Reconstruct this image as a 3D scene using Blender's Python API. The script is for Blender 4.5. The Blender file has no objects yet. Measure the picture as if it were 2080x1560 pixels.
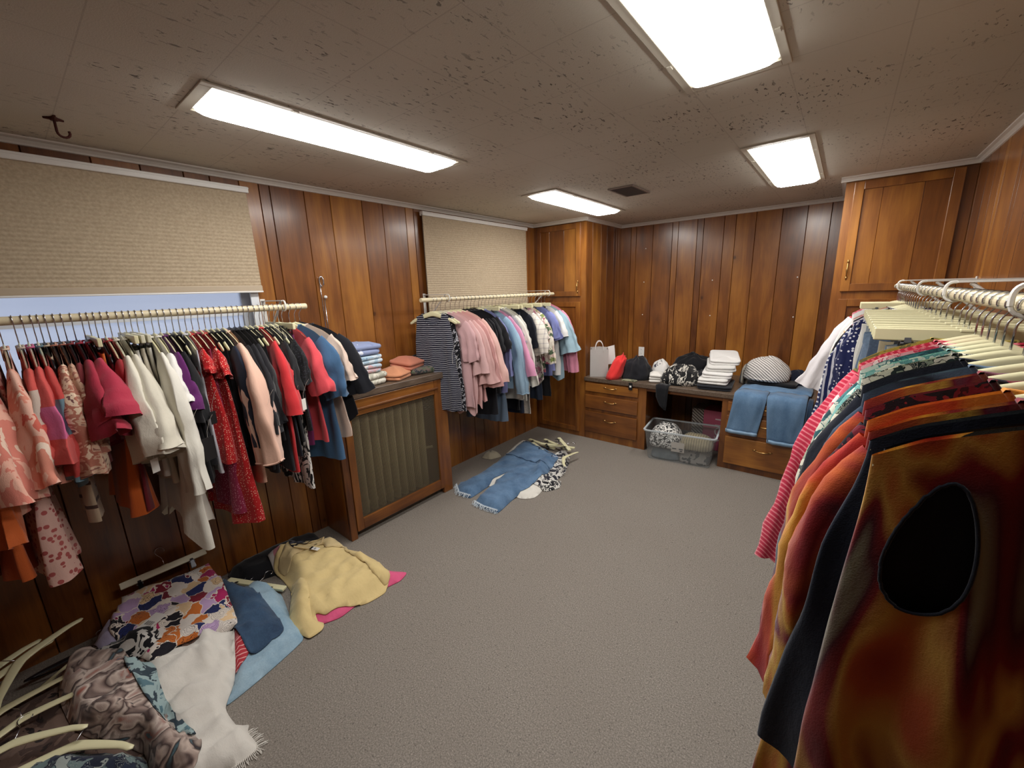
import bpy, bmesh, math, random
from math import sin, cos, pi, radians, sqrt
from mathutils import Vector, Matrix, noise

# ---------------------------------------------------------------- camera, light, exposure
S = bpy.context.scene
COL = S.collection
CAM = Vector((2.8948, 0.0, 1.7223))
YAW, PITCH, ROLL, FPX = -0.6822, -0.2273, -0.0323, 825.71
fw = Vector((sin(YAW)*cos(PITCH), cos(YAW)*cos(PITCH), sin(PITCH)))
rt = Vector((cos(YAW), -sin(YAW), 0.0))
up = rt.cross(fw)
rt2 = rt*cos(ROLL) + up*sin(ROLL)
up2 = -rt*sin(ROLL) + up*cos(ROLL)
cd = bpy.data.cameras.new('camera')
cam = bpy.data.objects.new('camera', cd)
COL.objects.link(cam)
M = Matrix((rt2, up2, -fw)).transposed().to_4x4()
M.translation = CAM
cam.matrix_world = M
cd.sensor_width = 36.0
cd.lens = FPX/2080*36.0
cd.clip_start = 0.02
S.camera = cam

W = bpy.data.worlds.new('world')
S.world = W
W.use_nodes = True
bg = W.node_tree.nodes['Background']
bg.inputs[0].default_value = (0.74, 0.82, 1.0, 1)
bg.inputs[1].default_value = 0.95

S.view_settings.view_transform = 'Standard'
S.view_settings.look = 'None'
S.view_settings.gamma = 1.0
S.view_settings.use_curve_mapping = False
S.view_settings.exposure = 0.0
LAMP_STRENGTH = 31.0

# ---------------------------------------------------------------- room numbers (metres)
H = 2.44
YF, YB, WX = 4.058, 4.9315, 3.465
X1, X2 = 0.676, 2.807
ZC = 0.733
Y0 = -1.25
ROD_Z = 1.665

# ---------------------------------------------------------------- helpers
def srgb(h):
    h = h.lstrip('#')
    c = [int(h[i:i+2], 16)/255 for i in (0, 2, 4)]
    return tuple(x/12.92 if x <= .04045 else ((x+.055)/1.055)**2.4 for x in c) + (1,)

class NT:
    """small node-tree writer"""
    def __init__(s, name):
        s.m = bpy.data.materials.new(name); s.m.use_nodes = True
        s.t = s.m.node_tree; s.t.nodes.clear()
        s.out = s.n('ShaderNodeOutputMaterial')
        s.p = s.n('ShaderNodeBsdfPrincipled')
        s.l(s.p.outputs[0], s.out.inputs[0])
    def n(s, typ, **k):
        x = s.t.nodes.new(typ)
        for a, b in k.items(): setattr(x, a, b)
        return x
    def l(s, a, b): s.t.links.new(a, b)
    def coord(s, scale=(1, 1, 1), loc=(0, 0, 0), rot=(0, 0, 0), kind='Object'):
        tc = s.n('ShaderNodeTexCoord'); mp = s.n('ShaderNodeMapping')
        mp.inputs['Scale'].default_value = scale; mp.inputs['Location'].default_value = loc
        mp.inputs['Rotation'].default_value = rot
        s.l(tc.outputs[kind], mp.inputs[0]); return mp.outputs[0]
    def noise(s, vec, scale=5, detail=3, rough=.5, dist=0.0):
        x = s.n('ShaderNodeTexNoise'); s.l(vec, x.inputs['Vector'])
        x.inputs['Scale'].default_value = scale; x.inputs['Detail'].default_value = detail
        x.inputs['Roughness'].default_value = rough; x.inputs['Distortion'].default_value = dist
        return x.outputs[0]
    def vor(s, vec, scale=5, feature='F1', rnd=1.0, out='Distance'):
        x = s.n('ShaderNodeTexVoronoi', feature=feature); s.l(vec, x.inputs['Vector'])
        x.inputs['Scale'].default_value = scale; x.inputs['Randomness'].default_value = rnd
        return x.outputs[out]
    def ramp(s, fac, stops, interp='LINEAR'):
        r = s.n('ShaderNodeValToRGB'); cr = r.color_ramp; cr.interpolation = interp
        while len(cr.elements) < len(stops): cr.elements.new(.5)
        for e, (p, c) in zip(cr.elements, stops):
            e.position = p; e.color = c if len(c) == 4 else tuple(c)+(1,)
        s.l(fac, r.inputs[0]); return r.outputs[0]
    def math(s, op, a, b=None, clamp=False):
        x = s.n('ShaderNodeMath', operation=op); x.use_clamp = clamp
        for i, v in enumerate((a, b)):
            if v is None: continue
            if isinstance(v, (int, float)): x.inputs[i].default_value = v
            else: s.l(v, x.inputs[i])
        return x.outputs[0]
    def mix(s, fac, a, b, mode='MIX'):
        x = s.n('ShaderNodeMix', data_type='RGBA', blend_type=mode)
        for i, v in ((0, fac), (6, a), (7, b)):
            if isinstance(v, (int, float)): x.inputs[i].default_value = v
            elif isinstance(v, tuple): x.inputs[i].default_value = v
            else: s.l(v, x.inputs[i])
        return x.outputs[2]
    def sep(s, vec):
        x = s.n('ShaderNodeSeparateXYZ'); s.l(vec, x.inputs[0]); return x.outputs
    def bump(s, h, strength=.2, dist=.002):
        b = s.n('ShaderNodeBump'); b.inputs['Strength'].default_value = strength
        b.inputs['Distance'].default_value = dist
        s.l(h, b.inputs['Height']); s.l(b.outputs[0], s.p.inputs['Normal'])
    def base(s, c):
        if isinstance(c, tuple): s.p.inputs['Base Color'].default_value = c
        else: s.l(c, s.p.inputs['Base Color'])
    def set(s, rough=.5, metal=0.0, spec=None, sheen=None, coat=None):
        s.p.inputs['Roughness'].default_value = rough; s.p.inputs['Metallic'].default_value = metal
        if spec is not None: s.p.inputs['Specular IOR Level'].default_value = spec
        if sheen: s.p.inputs['Sheen Weight'].default_value = sheen
        if coat: s.p.inputs['Coat Weight'].default_value = coat; s.p.inputs['Coat Roughness'].default_value = .18

def simple(name, col, rough=.5, metal=0.0, spec=None):
    m = NT(name); v = m.coord((1, 1, 1)); n = m.noise(v, 60, 2)
    c = srgb(col) if isinstance(col, str) else col
    m.base(m.mix(m.math('MULTIPLY', n, .18), c, tuple(x*.72 for x in c[:3])+(1,)))
    m.set(rough, metal, spec); return m.m

def link(name, bm, mat=None, parent=None, smooth=False, loc=None, rot=None, props=None):
    me = bpy.data.meshes.new(name)
    bm.normal_update(); bm.to_mesh(me); bm.free()
    if mat is not None:
        for m in (mat if isinstance(mat, (list, tuple)) else [mat]): me.materials.append(m)
    if smooth:
        for p in me.polygons: p.use_smooth = True
    o = bpy.data.objects.new(name, me); COL.objects.link(o)
    if parent is not None: o.parent = parent
    if loc is not None: o.location = loc
    if rot is not None: o.rotation_euler = rot
    for k, v in (props or {}).items(): o[k] = v
    return o

def thing(name, label, cat, loc=(0, 0, 0), rot=(0, 0, 0), group=None):
    o = bpy.data.objects.new(name, None); COL.objects.link(o)
    o.empty_display_size = .05
    o.location = loc; o.rotation_euler = rot
    o['label'] = label; o['category'] = cat
    if group: o['group'] = group
    return o
def tag(o, label, cat, group=None):
    o['label'] = label; o['category'] = cat
    if group: o['group'] = group
    return o
def struct(name, bm, mat, smooth=False):
    return link(name, bm, mat, smooth=smooth, props={'kind': 'structure'})

def box(bm, x0, x1, y0, y1, z0, z1, bev=0.0, mi=0):
    vs = [bm.verts.new((x, y, z)) for x in (x0, x1) for y in (y0, y1) for z in (z0, z1)]
    idx = ((0, 1, 3, 2), (4, 6, 7, 5), (0, 4, 5, 1), (2, 3, 7, 6), (0, 2, 6, 4), (1, 5, 7, 3))
    fs = [bm.faces.new([vs[i] for i in f]) for f in idx]
    for f in fs: f.material_index = mi
    if bev:
        es = list({e for f in fs for e in f.edges})
        bmesh.ops.bevel(bm, geom=es, offset=bev, segments=2, profile=.5, affect='EDGES')
    return vs
def tube(bm, pts, r, n=8, cap=True):
    pts = [Vector(p) for p in pts]; N = len(pts)
    rr = r if isinstance(r, (list, tuple)) else [r]*N
    rings = []; ref = None
    for i, p in enumerate(pts):
        t = (pts[min(i+1, N-1)] - pts[max(i-1, 0)]).normalized()
        if ref is None:
            ref = Vector((0, 0, 1)) if abs(t.z) < .9 else Vector((1, 0, 0))
        a = (ref - t*ref.dot(t)).normalized(); b = t.cross(a); ref = a
        rings.append([bm.verts.new(p + (a*cos(2*pi*k/n) + b*sin(2*pi*k/n))*rr[i]) for k in range(n)])
    for i in range(N-1):
        for k in range(n):
            bm.faces.new((rings[i][k], rings[i][(k+1) % n], rings[i+1][(k+1) % n], rings[i+1][k]))
    if cap:
        bm.faces.new(rings[0][::-1]); bm.faces.new(rings[-1])
def rings_mesh(bm, rings, cap0=False, cap1=False, mi=0):
    R = [[bm.verts.new(p) for p in r] for r in rings]; n = len(R[0]); F = []
    for i in range(len(R)-1):
        for k in range(n):
            F.append(bm.faces.new((R[i][k], R[i][(k+1) % n], R[i+1][(k+1) % n], R[i+1][k])))
    if cap0: F.append(bm.faces.new(R[0][::-1]))
    if cap1: F.append(bm.faces.new(R[-1]))
    for f in F: f.material_index = mi
    return R
def bez(p0, p1, p2, p3, n):
    out = []
    for i in range(n+1):
        t = i/n; u = 1-t
        out.append(Vector(p0)*u**3 + Vector(p1)*3*u*u*t + Vector(p2)*3*u*t*t + Vector(p3)*t**3)
    return out

# ---------------------------------------------------------------- materials of the room
def wood_material(name, axis, dark='#4a2611', mid='#7c4a1f', light='#a86f2e', rough=.3):
    """varnished knotty pine; boards run along local z, 'pid' shifts tone and figure board by board"""
    m = NT(name)
    at = m.n('ShaderNodeAttribute', attribute_name='pid')
    off = m.n('ShaderNodeCombineXYZ')
    m.l(m.math('MULTIPLY', at.outputs['Fac'], 37.0), off.inputs[2])
    m.l(m.math('MULTIPLY', at.outputs['Fac'], 91.0), off.inputs[0])
    tc = m.n('ShaderNodeTexCoord')
    add = m.n('ShaderNodeVectorMath', operation='ADD')
    m.l(tc.outputs['Object'], add.inputs[0]); m.l(off.outputs[0], add.inputs[1])
    def mp(sc):
        x = m.n('ShaderNodeMapping'); x.inputs['Scale'].default_value = sc
        m.l(add.outputs[0], x.inputs[0]); return x.outputs[0]
    vert = (1, 1, .12) if axis == 'z' else ((.12, 1, 1) if axis == 'x' else (1, .12, 1))
    figure = m.noise(mp(vert), 11, 4, .55, .8)
    fine = m.noise(mp(tuple(v*1.0 if v == 1 else .05 for v in vert)), 120, 2, .6)
    cloud = m.noise(mp((1, 1, .6)), 3.2, 3, .5, .4)
    kn = (1, 1, .75)
    knot = m.vor(mp(kn), 3.6, 'F1')
    kfac = m.ramp(knot, [(0.0, (1, 1, 1)), (.035, (.95, .95, .95)), (.06, (.35, .35, .35)), (.10, (.22, .22, .22)), (.20, (0, 0, 0))])
    f = m.math('ADD', m.math('MULTIPLY', figure, .55), m.math('MULTIPLY', cloud, .45))
    f = m.math('ADD', f, m.math('MULTIPLY', m.math('SUBTRACT', at.outputs['Fac'], .5), .30))
    f = m.math('ADD', f, m.math('MULTIPLY', m.math('SUBTRACT', fine, .5), .16))
    c = m.ramp(f, [(.25, srgb(dark)), (.5, srgb(mid)), (.78, srgb(light))])
    c = m.mix(m.math('MULTIPLY', kfac, .75), c, srgb('#2a1206'))
    m.base(c); m.set(rough, 0, .5, coat=.25)
    m.bump(m.math('ADD', fine, figure), .10, .0015)
    return m.m
WOOD = wood_material('knotty_pine', 'z')
WOODX = wood_material('knotty_pine_across', 'x')
WOODY = wood_material('knotty_pine_along', 'y')
GROOVE = simple('groove_shadow_gap', '#2b150a', .7)

def ceiling_material():
    m = NT('fissured_ceiling_tile'); v = m.coord()
    sx, sy, sz = m.sep(v)
    def seam(c, off):
        a = m.math('FRACT', m.math('DIVIDE', m.math('ADD', c, off), .3048))
        d = m.math('ABSOLUTE', m.math('SUBTRACT', a, .5))
        return m.math('GREATER_THAN', d, .4935)
    s = m.math('MAXIMUM', seam(sx, -1.128+.3048*20), seam(sy, -.283+.3048*20))
    v2 = m.coord((1, 1, 1)); big = m.noise(v2, 1.3, 2)
    f1 = m.noise(m.coord((1.5, .55, 1)), 48, 3, .6, .5)
    gate = m.ramp(m.noise(v2, 2.4, 2), [(.42, (0, 0, 0)), (.62, (1, 1, 1))])
    fis = m.math('MULTIPLY', m.ramp(f1, [(.365, (1, 1, 1)), (.385, (0, 0, 0))]), gate)
    fine = m.noise(v2, 240, 3)
    c = m.ramp(big, [(.3, srgb('#c4beb0')), (.7, srgb('#d0cabd'))])
    c = m.mix(m.math('MULTIPLY', s, .22), c, srgb('#6d6058'))
    c = m.mix(m.math('MULTIPLY', fis, .85), c, srgb('#3c342d'))
    m.base(c); m.set(.75, 0, .3)
    h = m.math('SUBTRACT', m.math('MULTIPLY', fine, .5), m.math('ADD', fis, m.math('MULTIPLY', s, .6)))
    m.bump(h, .5, .003); return m.m
def floor_material():
    m = NT('grey_brown_carpet'); v = m.coord()
    a = m.noise(v, 170, 4, .75); b = m.noise(v, 2.2, 3); d = m.noise(v, 45, 3, .6)
    c = m.ramp(a, [(.3, srgb('#4c4742')), (.5, srgb('#7a736b')), (.72, srgb('#aaa298'))])
    c = m.mix(m.math('MULTIPLY', b, .45), c, srgb('#70665d'), 'MIX')
    sp = m.vor(v, 75); sg = m.ramp(m.noise(v, 38, 2), [(.5, (0, 0, 0)), (.62, (1, 1, 1))])
    c = m.mix(m.math('MULTIPLY', m.math('MULTIPLY', m.math('LESS_THAN', sp, .22), sg), .75), c, srgb('#4a453f'))
    lint = m.ramp(m.vor(v, 55), [(.0, (1, 1, 1)), (.10, (1, 1, 1)), (.14, (0, 0, 0))])
    gate = m.ramp(m.noise(v, 3, 2), [(.45, (0, 0, 0)), (.6, (1, 1, 1))])
    c = m.mix(m.math('MULTIPLY', m.math('MULTIPLY', lint, gate), .55), c, srgb('#b5aaa0'))
    m.base(c); m.set(.72, 0, .35)
    m.bump(m.math('ADD', a, d), .28, .003); return m.m
CEIL = ceiling_material()
FLOOR = floor_material()
WHITE = simple('white_paint', '#d8d3cb', .45)
WHITEGLOSS = simple('white_plastic', '#e6e4e0', .3)
LAMIN = None
def laminate():
    m = NT('brown_laminate'); v = m.coord((1, 1, 1)); n = m.noise(m.coord((6, .5, 6)), 20, 3, .6)
    m.base(m.ramp(n, [(.3, srgb('#4a3c31')), (.7, srgb('#6f5f51'))])); m.set(.32, 0, .5); return m.m
LAMIN = laminate()
BRASS = simple('aged_brass', '#b08a55', .32, .9)
CHROME = simple('chrome', '#c9cad0', .24, 1.0)
RUST = simple('rusted_iron', '#4a2018', .8, .2)

# ---------------------------------------------------------------- planked surfaces
rnd = random.Random(7)
def planks(bm, pidl, place, a0, a1, z0, z1, cuts=None, hole=None, depth=.012, gap=.0035, wmin=.1, wmax=.26):
    """boards with open V joints; place(a, z, d) -> point, d is outward"""
    if cuts is None:
        cuts = [a0]
        while cuts[-1] < a1-.03:
            w = rnd.choice((.065, .11, .15, .18, .2, .22, .25)); cuts.append(min(a1, cuts[-1]+w))
        cuts[-1] = a1
    segs = []
    for p, q in zip(cuts, cuts[1:]):
        if hole and p >= hole[0]-1e-4 and q <= hole[1]+1e-4:
            segs += [(p, q, z0, hole[2]), (p, q, hole[3], z1)]
        else: segs.append((p, q, z0, z1))
    last = None
    for p, q, za, zb in segs:
        pid = rnd.random() if last is None or last[0] != (p, q) else last[1]
        last = ((p, q), pid)
        g = gap
        prof = [(p, 0), (p+g, depth), (q-g, depth), (q, 0)]
        A = [bm.verts.new(place(a, za, d)) for a, d in prof]
        B = [bm.verts.new(place(a, zb, d)) for a, d in prof]
        for i in range(3):
            f = bm.faces.new((A[i], A[i+1], B[i+1], B[i])); f[pidl] = pid
            f.material_index = 0
    return cuts
def new_pid():
    bm = bmesh.new(); return bm, bm.faces.layers.float.new('pid')

# left wall with the window opening
WIN = (-0.55, 1.046, 0.88, 2.28)
bm, pl = new_pid()
cutsL = [Y0, -1.05, -.9, -.72, -.55, -.37, -.14, .02, .2, .42, .6, .78, .9, 1.046, 1.153, 1.215, 1.428, 1.607, 1.854, 2.031, 2.249,
         2.33, 2.52, 2.71, 2.92, 3.06, 3.3, 3.43, 3.6, 3.8, 3.93, YF+.02]
planks(bm, pl, lambda a, z, d: (d-.012, a, z), Y0, YF, 0, H, cuts=cutsL, hole=WIN)
# masonry behind the boards, with the opening
for (ya, yb, za, zb) in ((Y0, WIN[0], 0, H), (WIN[1], YB, 0, H), (WIN[0], WIN[1], 0, WIN[2]), (WIN[0], WIN[1], WIN[3], H)):
    box(bm, -.16, -.0125, ya, yb, za, zb)
struct('wall_left', bm, WOOD)
# back wall
bm, pl = new_pid()
planks(bm, pl, lambda a, z, d: (a, YB+.012-d, z), X1-.02, X2+.02, 0, H)
box(bm, -.16, WX+.16, YB+.0125, YB+.12, 0, H)
struct('wall_back', bm, WOOD)
bm, pl = new_pid()
planks(bm, pl, lambda a, z, d: (WX+.012-d, a, z), Y0, YF+.02, 0, H)
box(bm, WX+.0125, WX+.14, Y0, YB, 0, H)
struct('wall_right', bm, WOOD)
bm, pl = new_pid()
planks(bm, pl, lambda a, z, d: (a, Y0-.012+d, z), 0, WX, 0, H)
box(bm, -.16, WX+.14, Y0-.12, Y0-.0125, 0, H)
struct('wall_front', bm, WOOD)
bm = bmesh.new(); box(bm, -.16, WX+.14, Y0-.12, YB+.12, -.06, 0)
struct('floor', bm, FLOOR)
bm = bmesh.new(); box(bm, -.16, WX+.14, Y0-.12, YB+.12, H, H+.06)
struct('ceiling', bm, CEIL)

# ceiling moulding (cove profile swept along each run)
def moulding(idx, p, q, inward):
    bm = bmesh.new()
    prof = [(0, 0), (.032, 0), (.030, -.006), (.016, -.012), (.008, -.024), (.007, -.032), (0, -.034)]
    p, q, inw = Vector(p), Vector(q), Vector(inward)
    d = (q-p).normalized()
    A = [bm.verts.new(p + inw*a + Vector((0, 0, H+b)) + d*(a if False else 0)) for a, b in prof]
    B = [bm.verts.new(q + inw*a + Vector((0, 0, H+b))) for a, b in prof]
    n = len(prof)
    for i in range(n): bm.faces.new((A[i], A[(i+1) % n], B[(i+1) % n], B[i]))
    bm.faces.new(A[::-1]); bm.faces.new(B)
    bmesh.ops.recalc_face_normals(bm, faces=bm.faces)
    struct('trim_%d' % idx, bm, WHITE)
FRONT = YF-.02
moulding(1, (0, Y0, 0), (0, FRONT, 0), (1, 0, 0))
moulding(2, (0, FRONT, 0), (X1+.032, FRONT, 0), (0, -1, 0))
moulding(3, (X1, FRONT, 0), (X1, YB, 0), (1, 0, 0))
moulding(4, (X1, YB, 0), (X2, YB, 0), (0, -1, 0))
moulding(5, (X2, FRONT, 0), (X2, YB, 0), (-1, 0, 0))
moulding(6, (X2-.032, FRONT, 0), (WX, FRONT, 0), (0, -1, 0))
moulding(7, (WX, Y0, 0), (WX, FRONT, 0), (-1, 0, 0))

# ---------------------------------------------------------------- window behind the left rack
def window():
    FR = simple('white_window_paint', '#dfe2e6', .4)
    m = NT('frosted_pane'); v = m.coord()
    m.base(m.ramp(m.noise(v, 1.5, 2), [(.3, srgb('#d9dde6')), (.7, srgb('#e6e8ee'))]))
    m.set(.55, 0, .5); m.p.inputs['Transmission Weight'].default_value = .92
    y0, y1, z0, z1 = WIN
    root = bpy.data.objects.new('window_1', None); COL.objects.link(root); root['kind'] = 'structure'
    bm = bmesh.new()
    t = .016
    box(bm, -.16, .012, y0, y0+t, z0, z1); box(bm, -.16, .012, y1-t, y1, z0, z1)
    box(bm, -.16, .012, y0+t, y1-t, z1-t, z1)
    # casing on the room side
    box(bm, .0005, .014, y1-.045, y1+.002, z0, z1, .003); box(bm, .0005, .014, y0-.002, y0+.045, z0, z1, .003)
    link('window_frame', bm, FR, root)
    bm = bmesh.new(); box(bm, -.16, .03, y0+t, y1-t, z0-.004, z0+.022, .004)
    link('window_sill', bm, FR, root)
    bm = bmesh.new()
    xs = -.105
    for (ya, yb) in ((y0+t, y0+t+.05), (y1-t-.05, y1-t)): box(bm, xs-.02, xs+.02, ya, yb, z0+.02, z1-t)
    box(bm, xs-.02, xs+.02, y0+t, y1-t, z0+.02, z0+.07); box(bm, xs-.02, xs+.02, y0+t, y1-t, z1-t-.05, z1-t)
    box(bm, xs-.02, xs+.022, y0+t, y1-t, 1.62, 1.66)
    link('window_sash', bm, FR, root)
    bm = bmesh.new(); box(bm, xs-.004, xs+.002, y0+t+.03, y1-t-.03, z0+.05, z1-t-.03)
    link('pane', bm, m.m, root)
window()

# ---------------------------------------------------------------- ceiling lamps
def lamp_materials(name, k):
    m = NT(name); m.base((.9, .9, .88, 1)); m.set(.5)
    m.p.inputs['Emission Color'].default_value = (1.0, .982, .945, 1)
    m.p.inputs['Emission Strength'].default_value = LAMP_STRENGTH*k
    return m.m
LENS = lamp_materials('lit_diffuser', 1.0); LENSIDE = lamp_materials('diffuser_edge', .11); LFRAME = simple('cream_lamp_frame', '#c9c3b4', .45)
def ceiling_lamp(x0, x1, y0, y1, label):
    t = thing('ceiling_lamp', label, 'ceiling light', ((x0+x1)/2, (y0+y1)/2, H), group='fluorescent ceiling lights')
    hx, hy = (x1-x0)/2, (y1-y0)/2
    bm = bmesh.new(); w = .028
    for (a, b, c, d) in ((-hx, -hx+w, -hy, hy), (hx-w, hx, -hy, hy), (-hx+w, hx-w, -hy, -hy+.04), (-hx+w, hx-w, hy-.04, hy)):
        box(bm, a, b, c, d, -.007, -.0005, .002)
    link('frame', bm, LFRAME, t)
    # shallow pan with rounded shoulders
    def rr(ix, iy, r, z, n=5):
        pts = []
        for cx, cy, a0 in ((ix-r, iy-r, 0), (-ix+r, iy-r, pi/2), (-ix+r, -iy+r, pi), (ix-r, -iy+r, 1.5*pi)):
            for k in range(n+1):
                a = a0 + pi/2*k/n; pts.append((cx+r*cos(a), cy+r*sin(a), z))
        return pts
    bm = bmesh.new(); ix, iy = hx-w-.004, hy-.046
    rings_mesh(bm, [rr(ix, iy, .02, -.002), rr(ix-.003, iy-.003, .02, -.011), rr(ix-.014, iy-.014, .022, -.02)], mi=1)
    rings_mesh(bm, [rr(ix-.014, iy-.014, .022, -.02), rr(ix-.03, iy-.03, .026, -.028), rr(ix-.06, iy-.06, .03, -.032)], cap1=True)
    bmesh.ops.recalc_face_normals(bm, faces=bm.faces)
    link('diffuser', bm, [LENS, LENSIDE], t, smooth=False)
    for s in (-1, 1):
        for yy in (-.25, .3):
            bm = bmesh.new(); box(bm, s*(hx-w*.5)-.007, s*(hx-w*.5)+.007, yy*hy*2-.012, yy*hy*2+.012, -.0105, -.0065)
            link('latch', bm, LFRAME, t)
ceiling_lamp(.822, 1.134, .574, 1.83, 'long lit ceiling light nearest the big beige window blind')
ceiling_lamp(.82, 1.14, 2.74, 3.99, 'lit ceiling light above the tall corner cabinet and small blind')
ceiling_lamp(2.33, 2.667, .58, 1.82, 'big lit ceiling light cut off by the top edge')
ceiling_lamp(2.35, 2.684, 2.72, 3.96, 'lit ceiling light in front of the tall cabinet with knotty door')

# ceiling vent
t = thing('ceiling_vent', 'grey slatted air vent flush in the ceiling', 'vent', (1.503, 3.22, H))
VG = simple('vent_grey_enamel', '#8d8078', .5)
bm = bmesh.new()
for a, b, c, d in ((-.1, -.085, -.17, .17), (.085, .1, -.17, .17), (-.085, .085, -.17, -.155), (-.085, .085, .155, .17)):
    box(bm, a, b, c, d, -.01, -.0005, .002)
link('frame', bm, VG, t)
bm = bmesh.new()
for k in range(14):
    y = -.145+k*.0223
    v = [bm.verts.new(p) for p in ((-.085, y-.008, -.001), (.085, y-.008, -.001), (.085, y+.006, -.009), (-.085, y+.006, -.009))]
    bm.faces.new(v)
r_ = bmesh.ops.solidify(bm, geom=list(bm.faces), thickness=.0012)
link('slats', bm, simple('vent_slat_grey', '#6f645e', .5), t)
# rusty ceiling hook
t = thing('ceiling_hook', 'small rusty iron hook screwed into the ceiling', 'hook', (.384, .287, H))
bm = bmesh.new()
for k in range(3):
    a = k*2.1; tube(bm, [(0, 0, -.003), (.032*cos(a), .032*sin(a), -.003)], [.009, .004], 6)
tube(bm, [(0, 0, -.0005), (0, 0, -.012)], .012, 10)
link('plate', bm, RUST, t)
bm = bmesh.new()
tube(bm, [(0, 0, -.01), (0, 0, -.05)] + [(0, .018-.018*cos(a), -.05-.018*sin(a)) for a in [k*pi/7 for k in range(1, 9)]], .0045, 8)
link('hook', bm, RUST, t, smooth=True)

# ---------------------------------------------------------------- blinds
def blind_material():
    m = NT('beige_cellular_fabric'); v = m.coord((1, 1, 1)); n = m.noise(v, 90, 3, .6)
    m.base(m.ramp(n, [(.3, srgb('#a8977f')), (.7, srgb('#bcab92'))])); m.set(.85, 0, .2)
    m.bump(n, .2, .001)
    return m.m
BLF = blind_material()
def blind(name, label, y0, y1, z0, z1, pitch=.0195, bottom=True, cord=False):
    t = thing(name, label, 'window blind', (.022, (y0+y1)/2, z0))
    hw = (y1-y0)/2; h = z1-z0
    bm = bmesh.new(); box(bm, -.008, .034, -hw-.004, hw+.004, h-.034, h, .004); box(bm, .034, .037, -hw-.004, hw+.004, h-.012, h-.004)
    link('headrail', bm, WHITEGLOSS, t)
    bm = bmesh.new(); zt = h-.034; zb = .04; n = max(4, int(round((zt-zb)/pitch))); prev = None
    for k in range(2*n+1):
        z = zt-(zt-zb)*k/(2*n); x = .0198 if k % 2 else .0175
        cur = [bm.verts.new((x, -hw+.006, z)), bm.verts.new((x, hw-.006, z)), bm.verts.new((.008 if k % 2 else .0088, hw-.006, z)), bm.verts.new((.008 if k % 2 else .0088, -hw+.006, z))]
        if prev:
            for i in range(4): bm.faces.new((prev[i], prev[(i+1) % 4], cur[(i+1) % 4], cur[i]))
        prev = cur
    bmesh.ops.recalc_face_normals(bm, faces=bm.faces)
    link('pleated_fabric', bm, BLF, t)
    bm = bmesh.new(); box(bm, .002, .03, -hw+.004, hw-.004, .008, .042, .004)
    link('bottom_rail', bm, simple('tan_rail', '#b5a48d', .5), t)
    bm = bmesh.new(); box(bm, .0, .031, -hw+.003, hw-.003, 0, .0095, .002)
    link('rail_edge', bm, WHITEGLOSS, t)
    if cord:
        bm = bmesh.new()
        for k in range(150):
            z = h-.03-k*.009
            if z < -.0: break
            bmesh.ops.create_icosphere(bm, subdivisions=1, radius=.0036, matrix=Matrix.Translation((.03, -hw-.01, z)))
        link('bead_chain', bm, simple('dark_bead', '#2c2622', .5), t)
    return t
blind('window_blind', 'wide beige pleated window blind pulled down halfway', -.62, 1.069, 1.757, 2.366)
blind('window_blind', 'narrow beige pleated blind beside the tall corner cabinet', 2.385, 3.85, .98, 2.39, cord=True)

# ---------------------------------------------------------------- tall cabinets
def add_planked_panel(bm, pl, x0, x1, y, z0, z1, cuts):
    planks(bm, pl, lambda a, z, d: (a, y+.004-d*.33, z), x0, x1, z0, z1, cuts=cuts, gap=.003)
def door_part(parent, x0, x1, z0, z1, cuts, yfront, fw_=.055, handle=None):
    """framed door; local to parent; front face at yfront"""
    d = None
    bm, pl = new_pid()
    for (a, b, c, e) in ((x0, x0+fw_, z0, z1), (x1-fw_, x1, z0, z1)):
        n0 = len(bm.faces); box(bm, a, b, yfront, yfront+.02, c, e, .003)
        pid = rnd.random()
        bm.faces.ensure_lookup_table()
        for f in bm.faces[n0:]: f[pl] = pid
    for (c, e) in ((z0, z0+fw_), (z1-fw_, z1)):
        n0 = len(bm.faces); box(bm, x0+fw_, x1-fw_, yfront+.0006, yfront+.02, c, e, .003)
        bm.faces.ensure_lookup_table()
        for f in bm.faces[n0:]: f[pl] = .55
    d = link('door', bm, WOOD, parent)
    bm, pl = new_pid()
    add_planked_panel(bm, pl, x0+fw_-.004, x1-fw_+.004, yfront+.012, z0+fw_-.004, z1-fw_+.004, cuts)
    link('panel', bm, WOOD, d)
    if handle:
        hx, hz, hl = handle
        bm = bmesh.new(); y = yfront
        tube(bm, bez((hx, y, hz-hl/2), (hx, y-.03, hz-hl/2+.005), (hx, y-.03, hz+hl/2-.005), (hx, y, hz+hl/2), 12),
             [.006, .0045, .004, .004, .005, .0065, .0075, .0065, .005, .004, .004, .0045, .006], 8)
        for s in (-1, 1):
            tube(bm, [(hx, y-.0005, hz+s*(hl/2)), (hx, y-.003, hz+s*(hl/2+.012)), (hx, y-.001, hz+s*(hl/2+.024))], [.009, .006, .003], 8)
        link('handle', bm, BRASS, d, smooth=True)
    return d
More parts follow.
